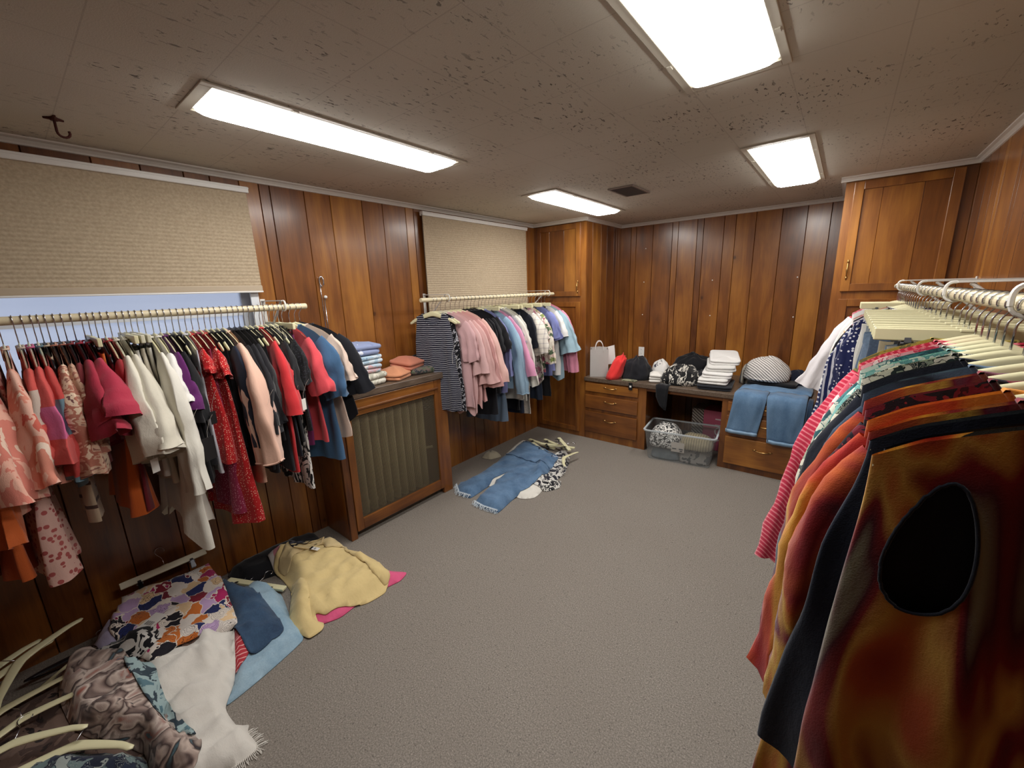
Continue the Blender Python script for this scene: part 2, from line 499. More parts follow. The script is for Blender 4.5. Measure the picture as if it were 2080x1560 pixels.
def tall_cabinet(label, x0, x1, doors, sidewall):
    t = thing('tall_cabinet', label, 'cabinet', (x0, YF, 0))
    w = x1-x0
    bm, pl = new_pid()
    # carcass as face frame + side boards
    def fr(a, b, c, e):
        n0 = len(bm.faces); box(bm, a, b, 0, .02, c, e)
        bm.faces.ensure_lookup_table(); pid = rnd.random()*.6+.2
        for f in bm.faces[n0:]: f[pl] = pid
    xs0, xs1 = doors[0][0]+.012, doors[0][1]-.012
    fr(0, xs0, 0, H-.001); fr(xs1, w, 0, H-.001)
    zs = sorted([(d[2], d[3]) for d in doors])
    lo = 0
    for za, zb in zs:
        fr(xs0, xs1, lo, za+.012); lo = zb-.012
    fr(xs0, xs1, lo, H-.001)
    box(bm, xs0, xs1, .018, .03, .02, H-.02)
    depth = YB-YF-.001
    if sidewall > 0: planks(bm, pl, lambda a, z, d: (w-.004+d*.33, a, z), 0.0, depth, 0, H-.001)
    else: planks(bm, pl, lambda a, z, d: (.004-d*.33, a, z), 0.0, depth, 0, H-.001)
    link('carcass', bm, WOOD, t)
    for (a, b, c, e, cuts, handle) in doors: door_part(t, a, b, c, e, cuts, -.019, handle=handle)
    return t
tall_cabinet('tall built-in corner cabinet with two doors behind the small clothes rack', .002, X1,
    [(.04, .613, 1.632, 2.398, [.091, .215, .405, .562], (.585, 1.735, .09)), (.04, .613, .06, 1.57, [.091, .215, .405, .562], (.585, .98, .09))], 1)
tall_cabinet('tall built-in cabinet with knotty door beside the crowded rack by plain wall', X2, WX-.002,
    [(.05, .60, 1.632, 2.398, [.101, .21, .42, .549], (.076, 1.79, .10)), (.05, .60, .06, 1.575, [.101, .21, .42, .549], (.076, 1.05, .10))], -1)
# ---------------------------------------------------------------- built-in desk
def drawer(parent, x0, x1, z0, z1, hz=None):
    bm, pl = new_pid(); box(bm, x0, x1, -.02, -.0005, z0, z1, .005)
    pid = rnd.random()
    for f in bm.faces: f[pl] = pid
    d = link('drawer', bm, WOODX, parent)
    hx = (x0+x1)/2; hz = hz if hz is not None else z0+(z1-z0)*.62
    bm = bmesh.new()
    tube(bm, bez((hx-.055, -.02, hz+.004), (hx-.05, -.046, hz-.006), (hx+.05, -.046, hz-.006), (hx+.055, -.02, hz+.004), 12), [.0045, .0035, .0035, .004, .005, .006, .0065, .006, .005, .004, .0035, .0035, .0045], 8)
    for s in (-1, 1): tube(bm, [(hx+s*.05, -.0195, hz+.004), (hx+s*.066, -.022, hz+.005), (hx+s*.08, -.0205, hz+.004)], [.009, .006, .002], 8)
    link('handle', bm, BRASS, d, smooth=True)
def pedestal(label, x0, x1, drawers):
    t = thing('drawer_unit', label, 'cabinet', (x0, YF, 0)); w = x1-x0
    bm, pl = new_pid()
    def bx(a, b, c, e, y1=.02):
        n0 = len(bm.faces); box(bm, a, b, 0, y1, c, e); bm.faces.ensure_lookup_table(); pid = rnd.random()*.5+.1
        for f in bm.faces[n0:]: f[pl] = pid
    top = ZC-.047
    a0, a1 = drawers[0][0]+.01, drawers[0][1]-.01
    bx(0, a0, 0, top); bx(a1, w, 0, top)
    zs = sorted((d[2], d[3]) for d in drawers); lo = 0
    for za, zb in zs: bx(a0, a1, lo, za+.008); lo = zb-.008
    bx(a0, a1, lo, top)
    D = YB-YF-.002
    box(bm, .0, .018, .02, D, 0, top); box(bm, w-.018, w, .02, D, 0, top); box(bm, .018, w-.018, .02, .03, .01, top-.002)
    link('carcass', bm, WOOD, t)
    for d in drawers: drawer(t, *d)
pedestal('three-drawer desk unit under the white paper bag', X1+.002, 1.398, [(.014, .634, .57, .668), (.014, .634, .372, .527), (.014, .634, .09, .333, .25)])
pedestal('three-drawer desk unit half covered by hanging jeans', 2.118, X2-.002, [(.05, .67, .57, .662), (.05, .67, .365, .53), (.05, .67, .06, .327, .235)])
bm, pl = new_pid(); box(bm, X1+.003, X2-.003, YF-.025, YB-.001, ZC-.045, ZC, .004)
tag(link('desk_counter', bm, LAMIN), 'brown laminate desk counter spanning both drawer units', 'counter')
bm, pl = new_pid(); box(bm, 1.399, 2.117, YF+.002, YF+.02, ZC-.08, ZC-.0455)
tag(link('desk_apron', bm, WOODX), 'narrow wooden rail under the counter above the knee hole', 'rail')

# white pins left in the back wall boards
PINS = [(.992, 2.148, 'white pin highest on the back wall, near the ceiling'), (.985, 1.764, 'white pin above the outlet, middle of its column'), (.983, 1.378, 'white pin lowest of the column above the outlet'),
        (1.746, 1.757, 'upper white pin above the black clothes heap'), (1.749, 1.376, 'lower white pin above the black clothes heap'), (2.511, 1.756, 'upper white pin above the striped mound'), (2.515, 1.372, 'lower white pin above the striped mound')]
for px, pz, lab in PINS:
    bm = bmesh.new(); tube(bm, [(0, -.0005, 0), (0, -.003, 0), (0, -.0045, 0)], [.006, .006, .004], 10)
    tag(link('wall_pin', bm, WHITEGLOSS, loc=(px, YB, pz)), lab, 'pin', 'white pins in the back wall boards')
# outlet on back wall
t = thing('wall_outlet', 'white duplex power outlet on the back wood wall', 'outlet', (.989, YB, .922))
bm = bmesh.new(); box(bm, -.036, .036, -.006, -.0003, -.058, .058, .003); link('cover_plate', bm, WHITEGLOSS, t)
for s in (-1, 1):
    bm = bmesh.new(); tube(bm, [(0, -.005, s*.024), (0, -.0085, s*.024)], .017, 16)
    so = link('socket', bm, WHITEGLOSS, t)
    bm = bmesh.new()
    for dx in (-.006, .006): box(bm, dx-.001, dx+.001, -.0092, -.0083, s*.024-.001, s*.024+.008)
    link('slot', bm, simple('socket_slot', '#333130', .6), so)

# ---------------------------------------------------------------- radiator and its cover
XR, R0, R1, ZR = .347, 1.266, 2.25, 1.077
def radiator_cover():
    t = thing('radiator_cover', 'wooden radiator cover with wire mesh front and brown top', 'radiator cover', (0, R0, 0))
    L = R1-R0
    def wd(name, parts, mat=WOOD, parent=t):
        bm, pl = new_pid()
        for p in parts:
            n0 = len(bm.faces); box(bm, *p, .004); bm.faces.ensure_lookup_table(); pid = rnd.random()*.7
            for f in bm.faces[n0:]: f[pl] = pid
        return link(name, bm, mat, parent)
    top = ZR-.052
    wd('post', [(XR-.03, XR, 0, .05, 0, top)]); wd('post', [(XR-.03, XR, L-.10, L, 0, top)])
    wd('end_panel', [(.001, XR-.03, 0, .02, 0, top)]); wd('end_panel', [(.001, XR-.03, L-.02, L, 0, top)])
    for a, b in ((.052, .105), (L-.135, L-.102)): wd('screen_stile', [(XR-.022, XR+.006, a, b, .055, top-.004)])
    for a, b in ((.055, .14), (.905, top-.004)): wd('screen_rail', [(XR-.0215, XR+.0055, .105, L-.135, a, b)], WOODY)
    wd('ledge', [(XR+.004, XR+.02, .052, L-.102, .945, .962)], WOODY)
    bm = bmesh.new(); box(bm, .001, XR+.02, -.015, L+.012, ZR-.05, ZR, .005)
    link('cover_top', bm, LAMIN, t)
    # woven wire screen
    bm = bmesh.new(); MS = simple('screen_wire', '#6d6250', .5, .3)
    y0, y1, z0, z1 = .1, L-.13, .135, .91
    ny, nz = 84, 86
    for k in range(ny+1):
        y = y0+(y1-y0)*k/ny; box(bm, XR-.012, XR-.0105, y-.0012, y+.0012, z0, z1)
    for k in range(nz+1):
        z = z0+(z1-z0)*k/nz; box(bm, XR-.0104, XR-.009, y0, y1, z-.0012, z+.0012)
    link('wire_screen', bm, MS, t)
    r = thing('radiator', 'old cream column radiator behind the wire mesh cover', 'radiator', (.2, R0+.08, 0))
    RP = simple('radiator_enamel', '#c9bb90', .5)
    for k in range(10):
        bm = bmesh.new(); y = .05+k*.072
        rg = []
        for z, sc in ((.1, .7), (.115, 1), (.5, 1), (.85, 1), (.88, .8), (.9, .4)):
            rg.append([(.07*sc*cos(a), y+.026*sc*sin(a), z) for a in [2*pi*j/16 for j in range(16)]])
        rings_mesh(bm, rg, True, True)
        link('column', bm, RP, r, smooth=True)
    bm = bmesh.new(); tube(bm, [(0, .0, .16), (0, .73, .16)], .02, 10); tube(bm, [(0, .0, .82), (0, .73, .82)], .02, 10)
    for y in (.05, .698): tube(bm, [(0, y, .0), (0, y, .12)], [.028, .02], 10)
    link('pipe', bm, RP, r, smooth=True)
    bm = bmesh.new(); tube(bm, [(.02, .73, .42), (.05, .79, .42)], .012, 8); tube(bm, [(0, .735, .0), (0, .735, .82)], .014, 10)
    link('valve', bm, RP, r, smooth=True)
radiator_cover()

# ---------------------------------------------------------------- hanging rails
ROD = simple('cream_dowel', '#cfc2a2', .45)
BRK = simple('white_bracket', '#d9d6d0', .4)
def rail(label, x, y0, y1, wall_x, brackets, plates=True):
    t = thing('clothes_rail', label, 'clothes rail', (x, 0, ROD_Z))
    bm = bmesh.new(); tube(bm, [(0, y0, 0), (0, y0+.004, 0), (0, y1-.004, 0), (0, y1, 0)], [.0155, .0175, .0175, .0155], 20)
    link('rod', bm, ROD, t, smooth=False)
    s = 1 if wall_x < x else -1
    wx = (wall_x-x)
    for y in brackets:
        bm = bmesh.new()
        box(bm, min(wx, wx+s*.004), max(wx, wx+s*.004), y-.014, y+.014, -.27, .05, .001)
        box(bm, min(wx+s*.004, s*.0), max(wx+s*.004, s*.0), y-.009, y+.009, .035, .041, .001)
        e = s*.0
        tube(bm, bez((e, y, .038), (e+s*.024, y, .040), (e+s*.026, y, .02), (e+s*.024, y, -.002), 8), .005, 6)
        tube(bm, bez((e+s*.024, y, -.002), (e+s*.02, y, -.028), (e-s*.015, y, -.026), (e-s*.02, y, -.008), 8), .004, 6)
        tube(bm, [(wx+s*.004, y, -.2), (-s*.03, y, .034)], .006, 6)
        for z in (.02, -.12, -.24): tube(bm, [(wx+s*.004, y, z), (wx+s*.0065, y, z)], .005, 8)
        link('bracket', bm, BRK, t)
    return t
rail('cream clothes rail in front of the half-open window blind', .3, -.95, 1.20, 0.0, [-.45, 1.069])
rail('short cream clothes rail in front of the fully lowered blind', .3, 2.09, 3.99, 0.0, [2.376, 3.885])
rail('cream clothes rail packed with hooks along the right wood wall', 3.165, .2, 3.86, WX, [1.9, 2.55, 3.5, 1.2])

# chrome hook wand hanging on the wall boards
t = thing('hook_wand', 'slim chrome hooked wand hanging on the wood wall', 'hook', (.004, 1.45, 1.80))
bm = bmesh.new(); tube(bm, [(.006, 0, .03), (.012, 0, -.08), (.012, .0, -.5)], .003, 8); tube(bm, [(.012, .018, -.08), (.012, .016, -.5)], .0025, 8)
link('rod', bm, CHROME, t, smooth=True)
bm = bmesh.new(); tube(bm, [(.012+.004*cos(a), .012+.013*cos(a), .022+.034*sin(a)) for a in [k*2*pi/16-.8 for k in range(15)]], .0045, 8)
link('clip', bm, CHROME, t, smooth=True)
bm = bmesh.new(); bmesh.ops.create_icosphere(bm, subdivisions=2, radius=.012, matrix=Matrix.Translation((.022, .022, -.085)))
link('knob', bm, WHITEGLOSS, t, smooth=True)
bm = bmesh.new(); tube(bm, [(-.004, .004, .045), (.016, .004, .05)], .003, 8); link('nail', bm, CHROME, t)

# ================================================================ CLOTHES
_fab = {}
def fab(kind, *cols, s=20.0, d=.5, st=(1, 1, 1), rough=.85, bump=.25, rot=(0, 0, 0), sheen=.15):
    """woven / knitted / printed cloth, patterned in the garment's own space"""
    key = (kind, cols, s, d, st, rough, bump, rot)
    if key in _fab: return _fab[key]
    m = NT('cloth_%s_%s' % (kind, cols[0].lstrip('#'))); v = m.coord(st, rot=rot)
    C = [srgb(c) for c in cols]
    v1 = m.coord()
    weave = m.noise(v1, 420, 2, .6); soft = m.noise(v1, 7, 3, .5)
    if kind == 'solid': c = C[0]
    elif kind == 'denim':
        n = m.noise(m.coord((1, 1, .35)), 9, 4, .6); f = m.noise(v1, 160, 2)
        c = m.ramp(m.math('ADD', m.math('MULTIPLY', n, .8), m.math('MULTIPLY', f, .25)), [(.3, C[0]), (.75, C[1])])
    elif kind in ('stripe_z', 'stripe_x', 'stripe_d'):
        x, y, z = m.sep(v)
        a = z if kind == 'stripe_z' else x
        if kind == 'stripe_d': a = m.math('ADD', m.math('MULTIPLY', x, .8), m.math('ADD', z, m.math('MULTIPLY', y, .8)))
        w = m.math('MULTIPLY', m.math('SUBTRACT', m.noise(v1, 14, 2), .5), .012)
        fr = m.math('FRACT', m.math('MULTIPLY', m.math('ADD', m.math('ADD', a, 10.0), w), s))
        c = m.mix(m.math('GREATER_THAN', fr, d), C[0], C[1])
    elif kind == 'plaid':
        x, y, z = m.sep(v)
        fa = m.math('GREATER_THAN', m.math('FRACT', m.math('MULTIPLY', m.math('ADD', x, 10.0), s)), d)
        fb = m.math('GREATER_THAN', m.math('FRACT', m.math('MULTIPLY', m.math('ADD', z, 10.0), s)), d)
        c = m.mix(m.math('MULTIPLY', m.math('ADD', fa, fb), .5), C[0], C[1])
    elif kind == 'dots':
        wv = m.vor(v, s, 'F1', .75); n = m.noise(v1, 30, 2)
        k = m.math('ADD', wv, m.math('MULTIPLY', m.math('SUBTRACT', n, .5), .22))
        c = m.mix(m.math('LESS_THAN', k, d), C[0], C[1])
        if len(C) > 2: c = m.mix(m.ramp(soft, [(.35, (0, 0, 0)), (.7, (1, 1, 1))]), c, m.mix(m.math('LESS_THAN', k, d), C[0], C[2]))
    elif kind in ('abstract', 'swirl'):
        n = m.noise(v, s, 3 if kind == 'abstract' else 2, .55, d)
        N = len(C)
        c = m.ramp(n, [(.24+.52*i/N, C[i]) for i in range(N)], 'CONSTANT' if kind == 'abstract' else 'LINEAR')
    elif kind == 'floral':
        nz = m.n('ShaderNodeTexNoise'); m.l(v, nz.inputs['Vector']); nz.inputs['Scale'].default_value = s*1.3; nz.inputs['Detail'].default_value = 2
        mx = m.mix(d, v, nz.outputs['Color'], 'ADD') if False else None
        va = m.n('ShaderNodeVectorMath', operation='SCALE'); m.l(nz.outputs['Color'], va.inputs[0]); va.inputs['Scale'].default_value = d/s*4
        vb = m.n('ShaderNodeVectorMath', operation='ADD'); m.l(v, vb.inputs[0]); m.l(va.outputs[0], vb.inputs[1])
        cell = m.vor(vb.outputs[0], s, 'F1', 1.0, 'Color')
        cx, cy, cz = m.sep(cell); N = len(C)
        c = m.ramp(cx, [(i/N, C[i]) for i in range(N)], 'CONSTANT')
        dist = m.vor(vb.outputs[0], s, 'DISTANCE_TO_EDGE')
        c = m.mix(m.math('LESS_THAN', dist, .035), c, C[0])
        vein = m.math('GREATER_THAN', m.math('FRACT', m.math('MULTIPLY', m.vor(vb.outputs[0], s, 'F1', 1.0), 9.0)), .82)
        c = m.mix(m.math('MULTIPLY', m.math('MULTIPLY', vein, m.math('GREATER_THAN', cy, .62)), .8), c, C[-1])
    dark = m.mix(.5, c, (0.0, 0.0, 0.0, 1)) if not isinstance(c, tuple) else tuple(k*.5 for k in c[:3])+(1,)
    c = m.mix(m.math('MULTIPLY', m.math('ABSOLUTE', m.math('SUBTRACT', weave, .5)), .7), c, dark)
    m.base(c); m.set(rough, 0, .25, sheen=sheen)
    wr = m.noise(m.coord((1, 1, .5)), 16, 4, .55, .4)
    rg = m.n('ShaderNodeTexNoise'); rg.noise_type = 'RIDGED_MULTIFRACTAL'; m.l(m.coord((1, 1, .45)), rg.inputs['Vector'])
    rg.inputs['Scale'].default_value = 6.5; rg.inputs['Detail'].default_value = 3; rg.inputs['Distortion'].default_value = .5
    m.bump(m.math('ADD', m.math('ADD', m.math('MULTIPLY', weave, .08), m.math('MULTIPLY', wr, .5)), m.math('MULTIPLY', rg.outputs[0], .35)), bump*1.6, .02)
    _fab[key] = m.m
    return m.m

CREAM = simple('cream_hanger', '#d9d3ac', .38)
CREAM2 = simple('pale_hanger', '#cfcbb4', .42)
BLACKP = simple('black_hanger_plastic', '#17161a', .35)
CARD = simple('white_card', '#e9e6e0', .6)
BLKCARD = simple('black_card', '#121215', .5)
KRAFT = simple('kraft_card', '#b98d5c', .7)

def zh(x):
    a = abs(x)
    return -.088 - .082*(a/.215)**1.2 - .010*max(0, a-.17)/.045

def hook_bm(r=.0021):
    bm = bmesh.new(); R = .0203
    pts = [(R*cos(a), 0, R*sin(a)) for a in [radians(205-d) for d in range(0, 226, 15)]]
    pts += bez(pts[-1], (.012, 0, -.03), (0, 0, -.032), (0, 0, -.05), 5)[1:] + [(0, 0, -.094)]
    tube(bm, pts, r, 6); return bm
_hk = {}
def hook_mesh():
    if 'm' not in _hk:
        o = link('hook', hook_bm(), CHROME, None, smooth=True); _hk['m'] = o.data
        bpy.data.objects.remove(o)
    return _hk['m']
def hanger_mesh(kind):
    if kind in _hk: return _hk[kind]
    bm = bmesh.new()
    if kind in ('cream', 'pale', 'black'):
        rg = []; n = 26
        for i in range(n+1):
            x = -.215+.43*i/n; e = abs(x)/.215
            hgt = .043-.017*e; th = .0052
            if i in (0, n): hgt *= .55; th *= .6
            zt = zh(x)-.001; zc = zt-hgt/2; yb = 0.
            rg.append([(x, yb+th*cos(a)*(1 if abs(cos(a)) < .9 else 1), zc+hgt/2*sin(a)) for a in [2*pi*k/10 for k in range(10)]])
        rings_mesh(bm, rg, True, True)
        if kind == 'black':
            tube(bm, [(-.195, 0, zh(.195)-.024), (.195, 0, zh(.195)-.024)], .004, 6)
    else:
        box(bm, -.19, .19, -.0075, .0075, -.122, -.086, .003)
        box(bm, -.016, .016, -.009, .009, -.0945, -.0845, .003)
    o = link('bar', bm, {'cream': CREAM, 'pale': CREAM2, 'black': BLACKP, 'clip': CREAM, 'clipw': CREAM2}[kind], None, smooth=kind in ('cream', 'pale', 'black'))
    _hk[kind] = o.data; bpy.data.objects.remove(o)
    return _hk[kind]
def clip_mesh():
    if 'c' in _hk: return _hk['c']
    bm = bmesh.new()
    for s in (-1, 1):
        v = [bm.verts.new(p) for p in ((-.007, s*.010, -.112), (.007, s*.010, -.112), (.008, s*.016, -.126), (-.008, s*.016, -.126), (-.011, s*.0125, -.166), (.011, s*.0125, -.166))]
        bm.faces.new((v[0], v[1], v[2], v[3])); bm.faces.new((v[3], v[2], v[5], v[4]))
    bmesh.ops.solidify(bm, geom=list(bm.faces), thickness=.0015)
    tube(bm, [(-.014, 0, -.130), (.014, 0, -.130)], .006, 8)
    tube(bm, [(0, 0, -.112), (0, 0, -.125)], .003, 6)
    o = link('clip', bm, simple('clip_steel', '#77787c', .45, .8), None); _hk['c'] = o.data; bpy.data.objects.remove(o)
    return _hk['c']
def child(name, me, parent, loc=None):
    o = bpy.data.objects.new(name, me); COL.objects.link(o); o.parent = parent
    if loc: o.location = loc
    return o
HCOL = {'cream': 'cream', 'pale': 'pale', 'black': 'black', 'clip': 'cream clip', 'clipw': 'pale clip'}
def hanger(kind, label, loc, rot, group):
    t = thing('clothes_hanger', label, 'hanger', loc, rot, group)
    child('bar' if kind.startswith('clip') else 'shoulders', hanger_mesh(kind), t)
    child('hook', hook_mesh(), t)
    if kind.startswith('clip'):
        for x in (-.115, .115): child('clip', clip_mesh(), t, (x, 0, 0))
    return t

def lerp(a, b, t): return a+(b-a)*t
def seg(ts, t):
    """piecewise-linear table [(t, v)...], smoothed"""
    for (t0, v0), (t1, v1) in zip(ts, ts[1:]):
        if t <= t1:
            u = (t-t0)/(t1-t0) if t1 > t0 else 0; u = u*u*(3-2*u); return lerp(v0, v1, u)
    return ts[-1][1]
def fold(x, z, y0, A):
    a = 46*x+6*y0+2.6*z+.7*sin(5*z+3*y0)
    return A*(.55*sin(a) + .2*sin(2*a+1.2) + .38*sin(83*x-2.2*z+8*y0+1.0) + .25*sin(13*x+5*z+3*y0))

def body_bm(L, w=(.217, .22, .24), neck=.075, scoop=.07, A=.012, T=.013, y0=0., hem=None, top='shoulder', ztop=-.155, seed=0, ragged=0., M=64, N=24, wav=0., T2=None):
    T2 = T2 or T*1.7
    bm = bmesh.new(); R = []; zb = -L
    for i in range(N+1):
        t = i/N; ring = []
        for j in range(M):
            ph = 2*pi*j/M; c = cos(ph); sd = sin(ph)
            s = (1 if c >= 0 else -1)*abs(c)**.85
            hw = seg([(0, w[0]), (.32, w[1]), (1, w[2])], t)
            x = s*hw
            if top == 'shoulder':
                xs = s*w[0]; zt = zh(xs)+.006
                if abs(xs) < neck:
                    q = 1-(xs/neck)**2; zt -= (scoop if sd < 0 else .018)*q**.7
                th = lerp(.0090, T, min(1, t*4)) + (T2-T)*t**1.6
            else:
                zt = ztop+.004*sin(9*s+seed); th = lerp(.010, T, min(1, t*5)) + (T2-T)*t**1.6
            zhem = zb + (hem(s) if hem else 0.) + .006*sin(5*s+seed)
            if ragged: zhem += ragged*noise.noise((x*90, seed, sd*2))
            z = lerp(zt, zhem, t)
            th *= 1+.42*t*sin(31*x+seed+(2.1 if sd > 0 else 0))
            y = th*(1 if sd >= 0 else -1)*abs(sd)**.5*(1-.15*abs(c)) + fold(x, z, y0, A)*min(1, t*1.6)**.8
            nz = noise.noise_vector((x*9, z*7+seed, sd+y0*5)); x += .010*nz.x*min(1, t*2); y += .004*nz.y*min(1, t*2)
            x += .006*sin(9*z+seed)*t + (wav*sin(14*z+seed*2)*t if wav else 0)
            ring.append((x, y, z))
        R.append(ring)
    rings_mesh(bm, R); return bm, R
def sleeve_bm(s, wsh, ln, ang, r0, r1, y0, seed, ysw=0., puff=0., thick=.30, tilt=0., M=28, N=16, flat=.010, drop=.045, a0=48):
    bm = bmesh.new(); a = radians(ang)
    p = Vector((s*(wsh-.04), 0, zh(wsh)-drop)); R = []; st = ln/N
    for i in range(N+1):
        t = i/N; aa = lerp(radians(a0), a, min(1, t*2.6))
        d = Vector((s*sin(aa), ysw*t, -cos(aa)))
        n = Vector((s*cos(aa), 0, sin(aa)))
        r = lerp(r0, r1, t)+puff*sin(pi*min(1, t*1.05)) + .004*sin(17*t+seed)*t
        ring = []
        for k in range(M):
            ph = 2*pi*k/M; c, sn = cos(ph), sin(ph)
            rc = r*(1+.13*t*sin(4*ph+seed*2)+.05*sin(23*t+3*ph+seed))
            q = p + n*(rc*c) + Vector((0, 1, 0))*((r*thick*sn*min(1, .35+t*2)+flat*sn) + .005*sin(6*c+5*t+seed)*t)
            if tilt and i > N*.6: q += d*(tilt*-sn*(i/N-.6)/.4*r)
            q.y += fold(q.x, q.z, y0, .008)*t + (.010*sin(7.5*c+seed*1.3+2.5*t)+.005*sin(15*c+seed-3*t))*min(1, t*2.2)*(r/.075)
            q += d*(.006*sin(3*ph+seed)*t)
            nz = noise.noise_vector((q.x*14, q.z*13+seed, c+y0*5)); q += nz*(.007*min(1, t*2.5))
            ring.append(q)
        R.append(ring); p = p + d*st
    rings_mesh(bm, R); return bm, R
def add_tag(parent, x, y, z, mat=CARD, w=.032, h=.062, ry=0., code=True, text=None):
    t = link('hang_tag', (lambda b: (box(b, -w/2, w/2, -.0008, .0008, -h, 0, .0003), b)[1])(bmesh.new()), mat, parent, loc=(x, y, z), rot=(0, 0, ry))
    if code:
        bm = bmesh.new()
        for k in range(7): box(bm, -w*.3+k*w*.09, -w*.3+k*w*.09+w*(.03 if k % 2 else .05), -.0011, -.0007, -h*.62, -h*.42)
        link('barcode', bm, BLKCARD if mat is not BLKCARD else CARD, t)
    bm = bmesh.new(); tube(bm, [(0, 0, -.004), (0, .004, .03), (0, .03, .085), (0, .05, .11)], .0007, 4)
    link('string', bm, CARD, t)
    if text:
        cu = bpy.data.curves.new('lettering', 'FONT'); cu.body = text; cu.size = h*.34; cu.align_x = 'CENTER'; cu.align_y = 'CENTER'; cu.extrude = .0003; cu.shear = .3
        o = bpy.data.objects.new('lettering', cu); COL.objects.link(o)
        me = bpy.data.meshes.new_from_object(o.evaluated_get(bpy.context.evaluated_depsgraph_get())); bpy.data.objects.remove(o)
        me.materials.append(CARD); me.name = 'lettering'
        lt = child('lettering', me, t); lt.rotation_euler = (pi/2, 0, 0); lt.rotation_euler = Matrix.Rotation(pi/2, 3, 'X').to_4x4().to_euler()
        lt.rotation_euler = (Matrix.Rotation(radians(70), 4, 'Y') @ Matrix.Rotation(pi/2, 4, 'X')).to_euler(); lt.location = (0, -.0013, -h*.42)
    return t

